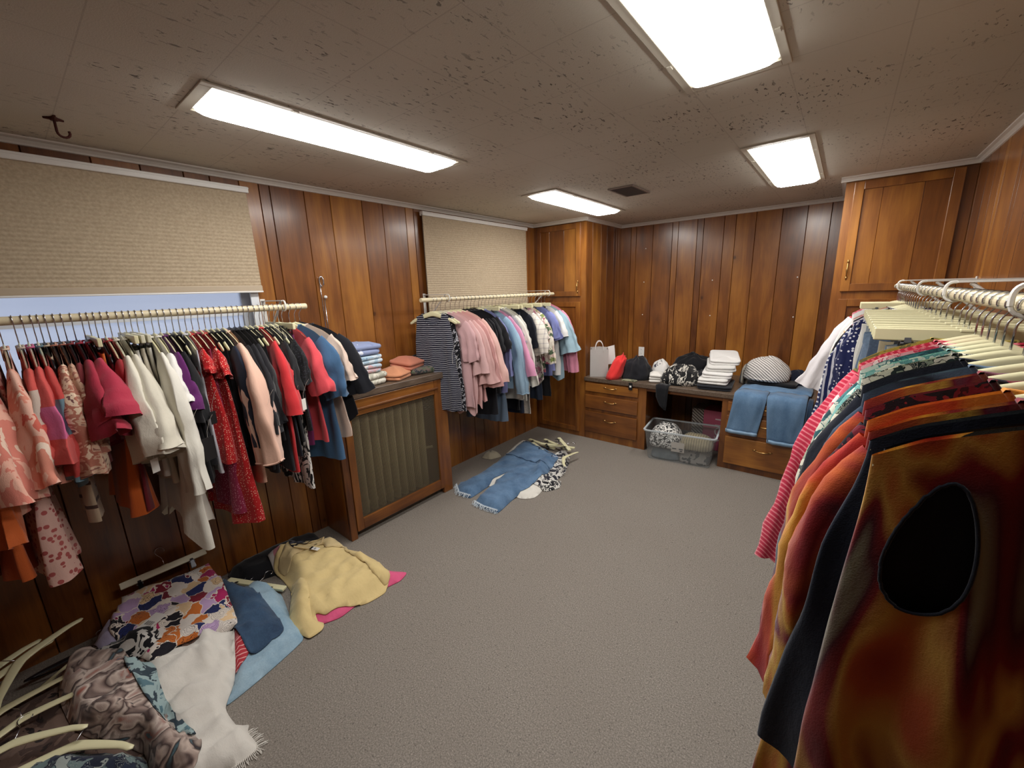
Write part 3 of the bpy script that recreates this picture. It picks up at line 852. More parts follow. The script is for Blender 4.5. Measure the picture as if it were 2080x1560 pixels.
def hole_e(p, cx, cz, rx, rz):
    u = (p.z-cz)/rz; x = p.x-cx-.10*(p.z-cz)
    return sqrt((x/(rx*(1-.28*max(-1, min(1, u)))))**2+u*u)
class Rail:
    def __init__(s, x, near, group, hgroup, where):
        s.x, s.near, s.group, s.hgroup, s.where, s.k = x, near, group, hgroup, where, 0
    def __call__(s, y, name, desc, cat, mat, L, sl=None, w=(.217, .224, .245), hang='cream', rot=0., neck=.075, scoop=.07, A=.013, T=.012,
                 hem=None, kind='top', wtop=.18, tagz=None, tagm=None, tagx=None, text=None, cuff=None, band=True, ragged=0., slm=None, far=True, wav=0., puff=0., tilt=0., ysw=0., thick=.3, T2=None, cut=None, drift=.03):
        s.k += 1; seed = s.k*1.7; nr = s.near
        rz = radians(rot)
        label = desc if desc.count(' ') >= 3 else desc+' '+s.where
        t = thing(name, label, cat, (s.x, y, ROD_Z), (0, 0, rz), s.group)
        if kind == 'top':
            bm, R = body_bm(L, w, neck, scoop, A, T, y, hem, seed=seed, ragged=ragged, wav=wav, T2=T2, **(dict(M=180, N=90) if cut else {}))
            if not cut:
                for v in bm.verts:
                    if v.co.x*nr > 0 and v.co.z < -.25: v.co.x += drift*(v.co.x/.25)*min(1, (-.25-v.co.z)/.5)
            if cut:
                cx, cz, rx, rz_ = cut
                bmesh.ops.delete(bm, geom=[f for f in bm.faces if f.calc_center_median().y < fold(f.calc_center_median().x, f.calc_center_median().z, y, A)*min(1, .5)**.8+.002 and hole_e(f.calc_center_median(), cx, cz, rx, rz_) < 1], context='FACES')
                rim = []
                for v in bm.verts:
                    e = hole_e(v.co, cx, cz, rx, rz_)
                    mx = cx+.10*(v.co.z-cz)
                    if v.is_boundary and .6 < e < 1.6 and v.co.y < .02: v.co.x = mx+(v.co.x-mx)/e; v.co.z = cz+(v.co.z-cz)/e; rim.append((math.atan2((v.co.z-cz)/rz_, (v.co.x-cx)/rx), v.co.copy()))
                if rim:
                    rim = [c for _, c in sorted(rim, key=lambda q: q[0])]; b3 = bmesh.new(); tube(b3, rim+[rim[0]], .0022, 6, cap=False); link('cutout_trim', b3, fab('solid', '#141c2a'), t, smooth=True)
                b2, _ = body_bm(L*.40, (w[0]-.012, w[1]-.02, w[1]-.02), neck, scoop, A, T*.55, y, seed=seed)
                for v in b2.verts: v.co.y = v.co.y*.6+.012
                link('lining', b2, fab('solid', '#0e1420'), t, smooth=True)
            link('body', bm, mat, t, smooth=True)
            if band:
                loop = [p for p in R[0] if abs(p[0]) < neck+.004]
                bm = bmesh.new(); front = sorted([p for p in loop if p[1] <= 0], key=lambda p: p[0]); back = sorted([p for p in loop if p[1] > 0], key=lambda p: -p[0])
                q = front+back
                if len(q) > 4: tube(bm, q+[q[0]], .0042, 6, cap=False); link('neckband', bm, mat, t, smooth=True)
                else: bm.free()
            if sl:
                ln, ang, r0, r1 = sl
                for sd in (nr, -nr):
                    nearside = sd == nr
                    if not nearside and not far: continue
                    bm, R = sleeve_bm(sd, w[0], ln if nearside else ln*.96, ang if nearside else min(ang, 1.5), r0 if nearside else r0*.72, r1 if nearside else min(r1*.7, .06), y, seed+sd,
                                      a0=(48 if nr > 0 else 32) if nearside else 12, ysw=ysw, puff=puff if nearside else puff*.5, thick=thick, tilt=tilt)
                    so = link('sleeve', bm, slm or mat, t, smooth=True)
                    if cuff:
                        bm = bmesh.new(); tube(bm, [Vector(p) for p in R[-1]]+[Vector(R[-1][0])], .005, 6, cap=False)
                        link('cuff', bm, cuff, so, smooth=True)
        else:
            bm, R = body_bm(L, w, A=A, T=T, y0=y, hem=hem, top='flat', seed=seed, ragged=ragged, ztop=-.150, wav=wav, T2=T2)
            link('legs' if cat == 'trousers' else 'body', bm, mat, t, smooth=True)
            bm = bmesh.new(); q = [(p[0]*1.01, p[1]*1.25, p[2]) for p in R[0]]
            rings_mesh(bm, [q, [(p[0], p[1], p[2]-.035) for p in q]])
            link('waistband', bm, mat, t, smooth=True)
        if tagz is not None:
            add_tag(t, (tagx if tagx is not None else nr*(.375 if sl else w[1]+.09)), -.012, tagz, tagm or CARD, ry=radians(-60*nr), text=text, **({'w': .06, 'h': .11, 'code': False} if text else {}))
        hk = hang if kind == 'top' else ('clip' if hang == 'cream' else hang)
        hl = '%s hanger holding the %s' % (HCOL[hk], desc)
        hanger(hk, ' '.join(hl.split()[:16]), (s.x, y, ROD_Z), (0, 0, rz), s.hgroup)
        return t

# ---------------------------------------------------------------- colours
blk = fab('solid', '#0d0d12'); blk2 = fab('solid', '#15151b'); navy = fab('solid', '#131a2c'); 
white = fab('solid', '#d9d6cf'); linen = fab('solid', '#cdc8ba'); cream = fab('solid', '#cfc6b4')
crimson = fab('solid', '#98263a'); darkred = fab('solid', '#6d1a24'); red = fab('solid', '#c52f34'); coral = fab('solid', '#cf4a52'); orange = fab('solid', '#bb5a28')
blush = fab('solid', '#d9b09c'); pinkb = fab('solid', '#d2a3a4'); purple = fab('solid', '#5b1d5e'); plum = fab('solid', '#74285a')
blue = fab('solid', '#3d5e80'); beige = fab('solid', '#cdb7a8'); peri = fab('solid', '#7479a6'); ltblue = fab('denim', '#7c9bb4', '#9db8cc'); dpink = fab('solid', '#cf8fae')
grey = fab('denim', '#77747c', '#9b98a0'); duskblue = fab('solid', '#66788c'); pale = fab('solid', '#93adb9')
coralsun = fab('abstract', '#c2665a', '#d9a592', '#c9796a', '#ddc0ac', s=17, d=.5, st=(1.4, 1, .25), rot=(0, .35, 0))
pinkdot = fab('dots', '#d3aba0', '#9c4a48', '#b05a58', s=42, d=.37)
tanprint = fab('abstract', '#8d5f53', '#c7a48c', '#a76a58', '#dcc3a9', '#6f4a48', s=14, d=.8, st=(1, 1, 1.6))
block = fab('stripe_z', '#bf4f48', '#b9a79b', s=4, d=.52)
strips = fab('stripe_z', '#b8a48c', '#4d352f', s=9, d=.86)
reddot = fab('dots', '#b3191c', '#e8b9a2', s=115, d=.25)
maroondot = fab('dots', '#8c2445', '#d08fa2', s=110, d=.26)
bwleaf = fab('abstract', '#0d0d10', '#0d0d10', '#dcd8d2', '#0d0d10', s=16, d=1.5, st=(1, 1, .5))
navstr = fab('stripe_z', '#1a1b2c', '#c6c6cf', s=62, d=.80)
bwtank = fab('abstract', '#0d0d14', '#0d0d14', '#15151c', '#b9b8c0', '#0d0d14', s=24, d=1.2)
plaid = fab('plaid', '#d6cfc4', '#a7a0a0', s=22, d=.78); texw = fab('dots', '#cdc3b6', '#b3a698', s=60, d=.3)
pflor = fab('floral', '#d9c9c6', '#b87a8c', '#dccfc4', '#8c5a78', '#e4d8cc', '#6b7a58', s=26, d=.3)
mflor = fab('floral', '#d8cfc0', '#d2b8ac', '#7f8a4e', '#e2dacb', '#a5506a', '#4a5a42', s=24, d=.3)
gingham = fab('plaid', '#d94a5e', '#e9a0a8', s=48, d=.55)
pastel = fab('floral', '#d8cfc6', '#e5ded6', '#c98a7c', '#d9d2ca', '#a9b79a', '#cfa06c', s=26, d=.3)
nstr = fab('stripe_d', '#1f2a5c', '#d6d6dc', s=34, d=.62); nstr2 = fab('stripe_x', '#1d2553', '#cfcfd8', s=40, d=.6)
olive = fab('abstract', '#7c7136', '#a3913f', '#6c6840', '#b29c48', s=16, d=.6)
pinkred = fab('floral', '#c63c56', '#e4a2a8', '#d8586c', '#ecd0cf', s=40, d=.3)
teal = fab('floral', '#2f5f66', '#b9c4b8', '#3f767a', '#d2d2c2', '#24474e', s=30, d=.3)
bflor = fab('floral', '#15211f', '#c9c9b2', '#1d2c2a', '#16201f', '#8c9a84', '#dad6c4', s=34, d=.4)
dnavy = fab('solid', '#111623', bump=.35)
def cuff_navy():
    m = NT('cloth_navy_ringed_cuff'); x, y, z = m.sep(m.coord())
    ring = m.math('GREATER_THAN', m.math('FRACT', m.math('MULTIPLY', m.math('ADD', z, 10.0), 42.0)), .86)
    k = m.math('MULTIPLY', ring, m.math('LESS_THAN', z, -.66))
    m.base(m.mix(k, srgb('#111623'), srgb('#b9bcc4'))); m.set(.9, 0, .2, sheen=.15)
    m.bump(m.noise(m.coord(), 60, 3), .3, .006); return m.m
CUFFNAVY = cuff_navy()
swirl = fab('swirl', '#1d222c', '#5e121c', '#8c2018', '#b4582a', '#c59a48', '#7c1c1c', '#4a1220', '#80806c', '#a03a1e', s=5.0, d=.9, st=(1.5, 1, .42), rot=(0, .75, 0))
swirl2 = fab('swirl', '#272a36', '#8d1f24', '#b8541f', '#cda03e', '#7c1a30', '#55606c', s=7, d=.8, st=(1.2, 1, .45), rot=(0, -.5, 0))
redstr = fab('stripe_d', '#c4304c', '#e5808c', s=60, d=.66)
denimw = fab('denim', '#3c4d63', '#64788f'); jeanb = fab('denim', '#5a7898', '#86a4c0')
redor = fab('swirl', '#7d1420', '#a3241f', '#c24a22', '#d09436', s=7, d=.8, st=(1, 1, .5))

# ---------------------------------------------------------------- left rail, in front of the window
A1 = Rail(.3, 1, 'clothes on the rail by the window', 'hangers on the rail by the window', 'on the window rail')
S_ = (.22, 14, .075, .085); LS = (.5, 9, .07, .05)
A1(-.21, 'dress', 'rust dress at the cut-off end of the window rail', 'dress', fab('solid', '#8f3f24'), .95, LS)
A1(-.135, 'tunic', 'long orange tunic beside the dotted pink dress', 'tunic', orange, .975, (.6, 7, .07, .06), T2=.04)
A1(-.045, 'dress', 'long pink dress with maroon spots', 'dress', pinkdot, 1.02, None, w=(.217, .23, .27), hang='pale', T2=.055)
A1(-.085, 'blouse', 'coral sunburst blouse above the spotted dress', 'blouse', coralsun, .70, (.46, 16, .085, .12), w=(.217, .23, .27), hang='pale')
A1(-.01, 'blouse', 'peach sunburst blouse with wide sleeves', 'blouse', fab('abstract', '#bf5f50', '#d7a896', '#cf8672', '#e2ccba', s=15, d=.5, st=(1.4, 1, .3), rot=(0, -.3, 0)), .6, (.42, 15, .08, .10), hang='pale')
A1(.03, 'tee_shirt', 'coral top with grey block sleeves beside peach blouse', 'top', block, .62, (.34, 15, .075, .10), hang='pale')
A1(.055, 'blouse', 'coral blouse with pink and slate sleeve ends', 'blouse', fab('stripe_z', '#c24e4a', '#c5618a', s=3.2, d=.62), .6, (.36, 17, .075, .11), hang='pale')
A1(.08, 'tunic', 'red and teal block tunic behind the tan print blouse', 'tunic', fab('stripe_z', '#b6433f', '#5d7480', s=3.4, d=.55), .66, (.42, 10, .07, .09), hang='pale')
A1(.098, 'strip_blouse', 'beige strip top with dark ties', 'top', strips, .86, None, w=(.17, .18, .19), hang='black')
A1(.118, 'blouse', 'tan and maroon print blouse with gathered hem', 'blouse', tanprint, .60, (.42, 12, .075, .10), w=(.217, .23, .26), hang='black')
A1(.142, 'blouse', 'second tan print blouse, next to the crimson flutter tops', 'blouse', fab('abstract', '#7d5349', '#bd9880', '#9b6152', '#d6bda4', s=19, d=.9), .56, (.34, 10, .07, .08), hang='black')
A1(.165, 'tee_shirt', 'brick red top half hidden behind the crimson flutter tops', 'top', fab('solid', '#7b2f34'), .6, (.22, 12, .07, .08), hang='black')
A1(.192, 'blouse', 'dark crimson flutter-sleeve top by the orange trousers', 'top', crimson, .52, (.30, 24, .09, .135), hang='black')
A1(.222, 'blouse', 'bright crimson flutter-sleeve top nearest the cream blouses', 'top', fab('solid', '#a32c42'), .46, (.27, 34, .09, .14), hang='black', thick=.4)
A1(.242, 'trousers', 'bright orange trousers under the crimson tops', 'trousers', fab('solid', '#c25c22'), .875, None, w=(.19, .215, .25), kind='clip', T2=.05)
A1(.262, 'dress', 'dark red dress hanging beside the orange trousers', 'dress', darkred, .87, None, w=(.19, .21, .22), hang='black')
A1(.285, 'tee_shirt', 'red tee behind the wide-sleeved cream blouses', 'top', fab('solid', '#a8343a'), .55, (.2, 14, .07, .07))
A1(.308, 'blouse', 'cream blouse with the widest bell sleeves', 'blouse', fab('solid', '#d4cebf'), .61, (.42, 21, .085, .15), hang='pale', w=(.217, .23, .27), tagz=-.60, tagx=.36, thick=.35)
A1(.336, 'blouse', 'off-white blouse with bell sleeve beside the pleated skirts', 'blouse', fab('solid', '#c9c3b3'), .62, (.42, 26, .085, .14), hang='pale', w=(.217, .23, .27), thick=.35)
A1(.358, 'skirt', 'gathered white skirt on a clip hanger', 'skirt', white, .74, None, w=(.15, .2, .235), kind='clip', A=.014, T=.016)
A1(.380, 'skirt', 'cream pleated skirt by the pointed-hem tunic', 'skirt', cream, .78, None, w=(.14, .2, .24), kind='clip', hang='clipw', A=.016, T=.016)
A1(.402, 'trousers', 'white trousers clipped beside the pointed-hem tunic', 'trousers', fab('solid', '#d3d0c6'), .95, None, w=(.15, .17, .19), kind='clip', hang='clipw')
A1(.426, 'tunic', 'long white linen tunic with pointed hem', 'tunic', fab('solid', '#d5d1c6'), 1.0, (.62, 9, .08, .085), w=(.217, .245, .29), hem=lambda s: -.10*abs(s)**1.5+.035*sin(11*s), A=.016, T=.016, puff=.008, T2=.055)
A1(.455, 'tee_shirt', 'white tee with rolled short sleeves', 'top', fab('solid', '#dddad4'), .62, (.22, 20, .075, .085), thick=.4, tagz=-.52)
A1(.480, 'tee_shirt', 'purple tee beside the white tee', 'top', purple, .60, (.25, 17, .075, .085), hang='cream')
A1(.505, 'dress', 'black dress with a black lettered tag', 'dress', blk, .82, (.3, 8, .07, .07), tagz=-.56, tagm=BLKCARD, text='Artex')
A1(.532, 'tee_shirt', 'black tank top hung beside the knotted white blouse', 'tank top', blk2, .74, None, w=(.168, .205, .24))
A1(.558, 'blouse', 'white blouse with a knotted tie front', 'blouse', fab('solid', '#c9c9d2'), .80, None, w=(.217, .22, .225), tagz=-.46, tagm=BLKCARD)
A1(.584, 'dress', 'shorter red dress with tiny pale dots', 'dress', reddot, .74, (.10, 22, .06, .065), w=(.205, .235, .27), A=.018, T=.016, T2=.045)
A1(.610, 'dress', 'maroon dress with pink dots behind the long red one', 'dress', maroondot, 1.03, None, w=(.217, .22, .25), T2=.04)
A1(.638, 'dress', 'long red dress with tiny pale dots', 'dress', fab('dots', '#b0171b', '#eec2aa', s=112, d=.25), 1.10, (.13, 20, .06, .07), w=(.205, .25, .29), A=.018, T=.017, T2=.06)
A1(.665, 'tee_shirt', 'black tank top between the red dotted dress and blush jacket', 'tank top', blk, .70, None, w=(.168, .205, .24))
A1(.690, 'dress', 'long black dress behind the blush jacket', 'dress', blk2, .80, None, w=(.168, .205, .24))
A1(.715, 'tunic', 'dark navy tunic on the far side of the blush jacket', 'tunic', navy, .78, LS)
A1(.742, 'jacket', 'blush pink jacket with full cuffed sleeves', 'jacket', blush, .93, (.60, 10, .08, .085), w=(.205, .22, .21), puff=.022, T=.018, thick=.42, cuff=blush)
A1(.772, 'dress', 'black dress with a white price tag', 'dress', blk, .86, (.4, 9, .07, .075), hang='black', tagz=-.50)
A1(.798, 'tunic', 'black tunic just right of the tagged black dress', 'tunic', blk2, .88, (.45, 8, .07, .075), hang='black')
A1(.823, 'tunic', 'charcoal black tunic in the middle of the dark clothes', 'tunic', fab('solid', '#121218'), .83, (.4, 8, .07, .07), hang='black')
A1(.848, 'tee_shirt', 'black tank top just left of the scarlet tunic', 'tank top', blk, .72, None, w=(.168, .205, .24))
A1(.873, 'dress', 'black dress touching the scarlet tunic', 'dress', blk2, .90, None, w=(.168, .205, .24))
A1(.902, 'tunic', 'scarlet tunic with elbow sleeves among black clothes', 'tunic', red, .92, (.38, 13, .075, .095), thick=.35)
A1(.928, 'tunic', 'navy black tunic right of the scarlet tunic', 'tunic', fab('solid', '#10131f'), .84, None, tagz=-.52, w=(.168, .205, .24))
A1(.953, 'tee_shirt', 'black tee with dangling tags', 'top', blk, .76, (.25, 12, .07, .07), tagz=-.48)
A1(.980, 'dress', 'black dress with white leaf print hem', 'dress', bwleaf, 1.06, None, w=(.19, .2, .215))
A1(1.006, 'blouse', 'black lace blouse beside the coral tee', 'blouse', fab('dots', '#0b0b0f', '#2a2a32', s=90, d=.3), .7, (.22, 12, .07, .07), kind='top', hang='cream')
A1(1.030, 'skirt', 'plum skirt clipped under the coral tee', 'skirt', plum, .82, None, w=(.16, .18, .2), kind='clip')
A1(1.050, 'tunic', 'coral pink tunic with folded sleeves beside the denim dress', 'tunic', coral, .80, (.3, 15, .08, .085), rot=8, thick=.42)
A1(1.090, 'dress', 'denim blue dress with elbow sleeves at the rail end', 'dress', blue, .94, (.34, 11, .075, .085), rot=19, T=.018, puff=.012, thick=.42, far=False)
A1(1.122, 'tee_shirt', 'beige tee at the bracket end of the rail', 'top', beige, .82, (.26, 15, .08, .09), rot=29, far=False)
A1(1.150, 'dress', 'black dress with rounded hem last on the window rail', 'dress', fab('solid', '#11131b'), .80, (.36, 13, .08, .10), rot=40, far=False, w=(.217, .225, .255), hem=lambda s: .10*max(0, s)**3, hang='black')

# ---------------------------------------------------------------- second rail, in front of the small blind
B1 = Rail(.3, 1, 'clothes on the rail by the small blind', 'hangers on the rail by the small blind', 'on the short rail')
B1(2.20, 'dress', 'sleeveless navy dress with thin white stripes facing the room', 'dress', navstr, .915, None, w=(.15, .17, .19), rot=20, neck=.09, scoop=.12, T=.016, far=False, tagz=-.45, tagx=.16)
B1(2.235, 'tank', 'black tank dress with pale scribble print', 'dress', bwtank, .93, None, w=(.165, .19, .2), rot=20, neck=.09, scoop=.1, tagz=-.5, tagx=.17)
B1(2.29, 'blouse', 'mauve pink blouse beside the printed tank dress', 'blouse', fab('solid', '#c9a2a4'), .90, (.3, 8, .07, .075), rot=18, hang='pale')
B1(2.345, 'blouse', 'pale pink ruffled blouse with a kraft tag', 'blouse', fab('solid', '#d5aead'), .96, (.42, 8, .07, .085), rot=16, hem=lambda s: .025*sin(13*s), A=.017, T=.018, hang='pale')
B1(2.40, 'blouse', 'dusty rose ruffled blouse in the middle of the pinks', 'blouse', fab('solid', '#cfa5a2'), .92, (.52, 9, .07, .09), rot=14, hem=lambda s: .03*sin(10*s), A=.017, T=.017)
B1(2.455, 'blouse', 'rose pink blouse with frilled cuffs', 'blouse', fab('solid', '#d3a19e'), .86, (.56, 10, .075, .10), rot=13, hem=lambda s: .03*sin(12*s), A=.016, T=.018)
B1(2.505, 'blouse', 'shell pink blouse nearest the black tops', 'blouse', fab('solid', '#dab2aa'), .74, (.54, 12, .075, .095), rot=13, A=.015, T=.018, tagz=-.78, tagm=KRAFT, tagx=.2)
B1(2.555, 'tee_shirt', 'black tee beside the shell pink blouse', 'top', blk, .78, (.22, 10, .07, .075), rot=12, hang='black')
B1(2.60, 'dress', 'long black dress in the short rail black group', 'dress', blk2, 1.04, (.3, 8, .07, .075), rot=11, hang='black')
B1(2.645, 'tee_shirt', 'washed black tee third of the black group', 'top', fab('solid', '#14151a'), .85, (.28, 12, .075, .085), rot=10, hang='black')
B1(2.69, 'tee_shirt', 'black tee with wide short sleeve nearest the periwinkle cardigan', 'top', blk, .80, (.27, 17, .08, .10), rot=9, thick=.4, hang='black')
B1(2.745, 'cardigan', 'grey periwinkle cardigan beside the chambray shirt', 'cardigan', peri, .86, (.5, 5, .065, .05), rot=8)
B1(2.79, 'skirt', 'long dusk blue skirt reaching lowest on the short rail', 'skirt', duskblue, 1.16, None, w=(.16, .19, .24), rot=8, kind='clip', A=.016, T=.016)
B1(2.835, 'shirt', 'light chambray shirt with long straight sleeve', 'shirt', ltblue, .84, (.70, 9, .07, .06), rot=8, thick=.42, cuff=ltblue)
B1(2.885, 'blouse', 'orchid pink blouse with trumpet sleeve', 'blouse', dpink, .70, (.56, 15, .07, .115), rot=8, thick=.4)
B1(2.935, 'tee_shirt', 'grey marled tee beside the orchid blouse', 'top', grey, .72, (.24, 16, .075, .085), rot=7)
B1(2.985, 'cardigan', 'long ivory cardigan with full-length sleeve', 'cardigan', fab('solid', '#d3d0c6'), .98, (.66, 12, .075, .06), rot=7, thick=.42)
B1(3.035, 'tunic', 'pale grey tunic under the ivory cardigan', 'tunic', fab('solid', '#b9b6ae'), 1.0, (.25, 14, .07, .08), rot=7)
B1(3.085, 'trousers', 'black wide trousers beside the ivory cardigan', 'trousers', blk, 1.12, None, w=(.15, .17, .18), rot=6, kind='clip')
B1(3.135, 'trousers', 'navy trousers left of the plaid shirt', 'trousers', navy, 1.17, None, w=(.16, .175, .19), rot=6, kind='clip')
B1(3.19, 'tunic', 'midnight blue tunic touching the plaid shirt', 'tunic', fab('solid', '#10131f'), .84, (.3, 7, .07, .07), rot=6)
B1(3.25, 'shirt', 'white plaid shirt with puffed rolled sleeve', 'shirt', plaid, .70, (.38, 14, .08, .085), rot=6, puff=.02, thick=.45)
B1(3.30, 'trousers', 'white textured trousers hanging below the plaid shirt', 'trousers', texw, 1.22, None, w=(.13, .14, .15), rot=6, kind='clip')
B1(3.355, 'blouse', 'rosy floral blouse beside the plaid shirt', 'blouse', pflor, .88, (.24, 12, .07, .08), rot=5, hem=lambda s: .04*sin(7*s))
B1(3.405, 'blouse', 'cream and green floral blouse', 'blouse', mflor, .78, (.5, 9, .07, .07), rot=5, tagz=-.62)
B1(3.46, 'trousers', 'dark slate trousers under the floral blouses', 'trousers', fab('solid', '#1f2838'), 1.10, None, w=(.15, .17, .18), rot=5, kind='clip')
B1(3.515, 'tee_shirt', 'periwinkle tee nearer the floral blouses', 'top', fab('solid', '#666c9a'), .84, (.25, 15, .075, .085), rot=5)
B1(3.57, 'tee_shirt', 'lavender blue tee beside the black clip trousers', 'top', fab('solid', '#7a80b4'), .80, (.27, 18, .075, .09), rot=5, thick=.4)
B1(3.63, 'trousers', 'black trousers beside the white tee near the cabinet', 'trousers', blk, 1.10, None, w=(.15, .16, .17), rot=4, kind='clip')
B1(3.69, 'tee_shirt', 'white tee near the cabinet', 'top', fab('solid', '#dcdad6'), .86, (.26, 18, .075, .085), rot=4, thick=.4)
B1(3.75, 'blouse', 'pale teal blouse with draped waterfall sleeve', 'blouse', pale, .90, (.44, 16, .08, .12), rot=4, thick=.4, hem=lambda s: .04*sin(6*s))
B1(3.815, 'shirt', 'pink shirt last on the short rail', 'shirt', fab('solid', '#d489a0'), .84, (.66, 8, .075, .065), rot=3, thick=.4)

# ---------------------------------------------------------------- right rail, along the plain wall
C1 = Rail(3.165, -1, 'clothes on the crowded rail', 'hangers on the crowded rail', 'on the crowded rail')
C1(3.74, 'blouse', 'coral gingham blouse last on the crowded rail', 'blouse', gingham, .80, (.34, 9, 0.056, 0.064))
C1(3.66, 'blouse', 'rose gingham blouse next to the last one', 'blouse', fab('plaid', '#cf4058', '#eab0b6', s=44, d=.5), .86, (.5, 6, 0.056, 0.064))
C1(3.58, 'blouse', 'sheer white blouse with long draped sleeve', 'blouse', fab('solid', '#d9d4d6'), .72, (.52, 20, .075, .095), thick=.4)
C1(3.50, 'blouse', 'white cotton blouse beside the sheer one', 'blouse', fab('solid', '#dedcda'), .78, (.5, 7, 0.056, 0.057))
C1(3.43, 'trousers', 'ivory trousers on the farthest clip hanger', 'trousers', fab('solid', '#cfcac0'), .9, None, w=(.15, .16, .17), kind='clip')
C1(3.36, 'trousers', 'dark trousers on the second farthest clip hanger', 'trousers', fab('solid', '#23242c'), .95, None, w=(.15, .16, .17), kind='clip')
C1(3.29, 'trousers', 'grey trousers between two clip hangers far along', 'trousers', fab('solid', '#55545c'), .95, None, w=(.15, .16, .17), kind='clip')
C1(3.20, 'tunic', 'pale floral tunic with peach blooms', 'tunic', pastel, .90, (.62, 4, 0.050, 0.050))
C1(3.12, 'tunic', 'white and pink floral tunic beside the peach floral', 'tunic', fab('floral', '#dcd6d2', '#e4dfdb', '#d49aa0', '#dad4cf', '#b9c2aa', s=24, d=.3), .82, (.55, 4, 0.050, 0.045))
C1(3.03, 'cardigan', 'plain black cardigan behind the striped shirts', 'cardigan', blk, .82, (.58, 4, 0.056, 0.045))
C1(2.95, 'blouse', 'violet and white blouse behind the black cardigan', 'blouse', fab('abstract', '#54307a', '#d9d4de', '#7a54a0', s=14, d=.5), .7, (.4, 2, 0.048, 0.045))
C1(2.86, 'shirt', 'navy shirt with slanted white stripes', 'shirt', nstr, .86, (.6, 5, 0.056, 0.051))
C1(2.77, 'shirt', 'navy and white striped shirt beside the white jeans', 'shirt', nstr2, .84, (.6, 4, 0.056, 0.051))
C1(2.68, 'blouse', 'navy blouse with white dots under the striped shirts', 'blouse', fab('dots', '#1c2350', '#d5d5de', s=55, d=.28), .92, (.3, 2, .05, .05))
C1(2.58, 'trousers', 'white jeans folded on a clip hanger', 'trousers', fab('solid', '#d0cec8'), .62, None, w=(.19, .2, .2), kind='clip', T=.03)
C1(2.48, 'trousers', 'second pair of white jeans beside the blue jeans', 'trousers', fab('solid', '#c4c2bc'), .64, None, w=(.19, .2, .2), kind='clip', T=.03)
C1(2.38, 'trousers', 'faded grey jeans on the middle clip hangers', 'trousers', fab('denim', '#6c747c', '#949ca2'), .66, None, w=(.18, .19, .19), kind='clip', T=.028)
C1(2.28, 'trousers', 'ecru trousers on the middle clip hangers', 'trousers', fab('solid', '#bdb5a4'), .7, None, w=(.17, .18, .18), kind='clip', T=.022)
C1(2.18, 'trousers', 'blue jeans on the middle clip hangers', 'trousers', denimw, .64, None, w=(.19, .2, .2), kind='clip', T=.03)
C1(2.08, 'trousers', 'folded slate jeans showing at the shoulder line', 'trousers', fab('denim', '#4b5a6c', '#7688a0'), .6, None, w=(.195, .2, .2), kind='clip', T=.036)
C1(1.97, 'trousers', 'dark indigo jeans behind the nearest clip hangers', 'trousers', fab('denim', '#2b3646', '#4c5c72'), .7, None, w=(.18, .19, .19), kind='clip', T=.026)
C1(1.86, 'trousers', 'khaki trousers on a clip hanger', 'trousers', fab('solid', '#8b7f66'), .72, None, w=(.16, .17, .17), kind='clip', T=.022)
C1(1.76, 'trousers', 'grey blue trousers third from the shirts', 'trousers', fab('solid', '#5f6b78'), .75, None, w=(.15, .16, .16), kind='clip')
C1(1.69, 'trousers', 'stone trousers second from the shirts', 'trousers', fab('solid', '#9a968c'), .75, None, w=(.15, .16, .16), kind='clip')
C1(1.63, 'trousers', 'black trousers on the clip hanger nearest the shirts', 'trousers', blk, .75, None, w=(.14, .15, .15), kind='clip')
C1(1.55, 'shirt', 'olive and mustard print shirt', 'shirt', olive, .84, (.55, 4, 0.056, 0.048), rot=2)
C1(1.49, 'blouse', 'crimson striped blouse with a wide slanted hem', 'blouse', redstr, .86, (.66, 7, .06, .085), w=(.217, .24, .29), rot=2)
C1(1.43, 'blouse', 'pink and red speckled blouse', 'blouse', pinkred, .80, (.5, 3, 0.056, 0.045))
C1(1.37, 'tunic', 'teal floral tunic beside the speckled blouse', 'tunic', teal, .88, (.6, 3, 0.050, 0.042))
C1(1.31, 'tunic', 'aqua tunic with pale sprigs', 'tunic', fab('floral', '#5f9a98', '#cfd6c8', '#6fa8a4', '#7db2ac', s=34, d=.3), .80, (.52, 2, 0.050, 0.040))
C1(1.25, 'tunic', 'black tunic scattered with cream flowers', 'tunic', bflor, .95, (.66, 4, 0.050, 0.048))
C1(1.17, 'sweater', 'navy knit sweater with white lines at the cuff', 'sweater', dnavy, 1.12, (.62, 5, .055, .045), T=.02, slm=CUFFNAVY, thick=.45)
C1(1.09, 'jacket', 'dark slate jacket between the sweater and print tunics', 'jacket', fab('swirl', '#1a1d28', '#33465c', '#1b2230', '#57708a', s=6, d=1.), .9, (.5, 2, 0.050, 0.045), T=.018)
C1(1.02, 'tunic', 'brown and gold print tunic behind the bright kimonos', 'tunic', swirl2, 1.15, (.62, 4, 0.054, 0.056), T=.018)
C1(.95, 'tunic', 'burgundy tunic with small dark print', 'tunic', fab('abstract', '#3a0f1c', '#6e1a2c', '#1b1420', '#8a2a34', s=22, d=.8), .9, (.46, 2, 0.050, 0.045), T=.016)
C1(.875, 'kimono', 'red and orange print kimono second in line', 'kimono', redor, 1.15, w=(.217, .235, .28), sl=(.54, 3, 0.057, 0.068), T=.018, thick=.4)
C1(.81, 'kimono', 'gold and crimson swirl kimono with long pointed sleeve', 'kimono', swirl2, 1.18, w=(.217, .235, .285), sl=(.54, 2, 0.054, 0.053), T=.02, thick=.45)
C1(.765, 'tunic', 'sleeveless dark navy tunic ending just below the swirl kimono sleeve', 'tunic', fab('solid', '#141c2e'), .80, None, w=(.217, .245, .275), T=.016)
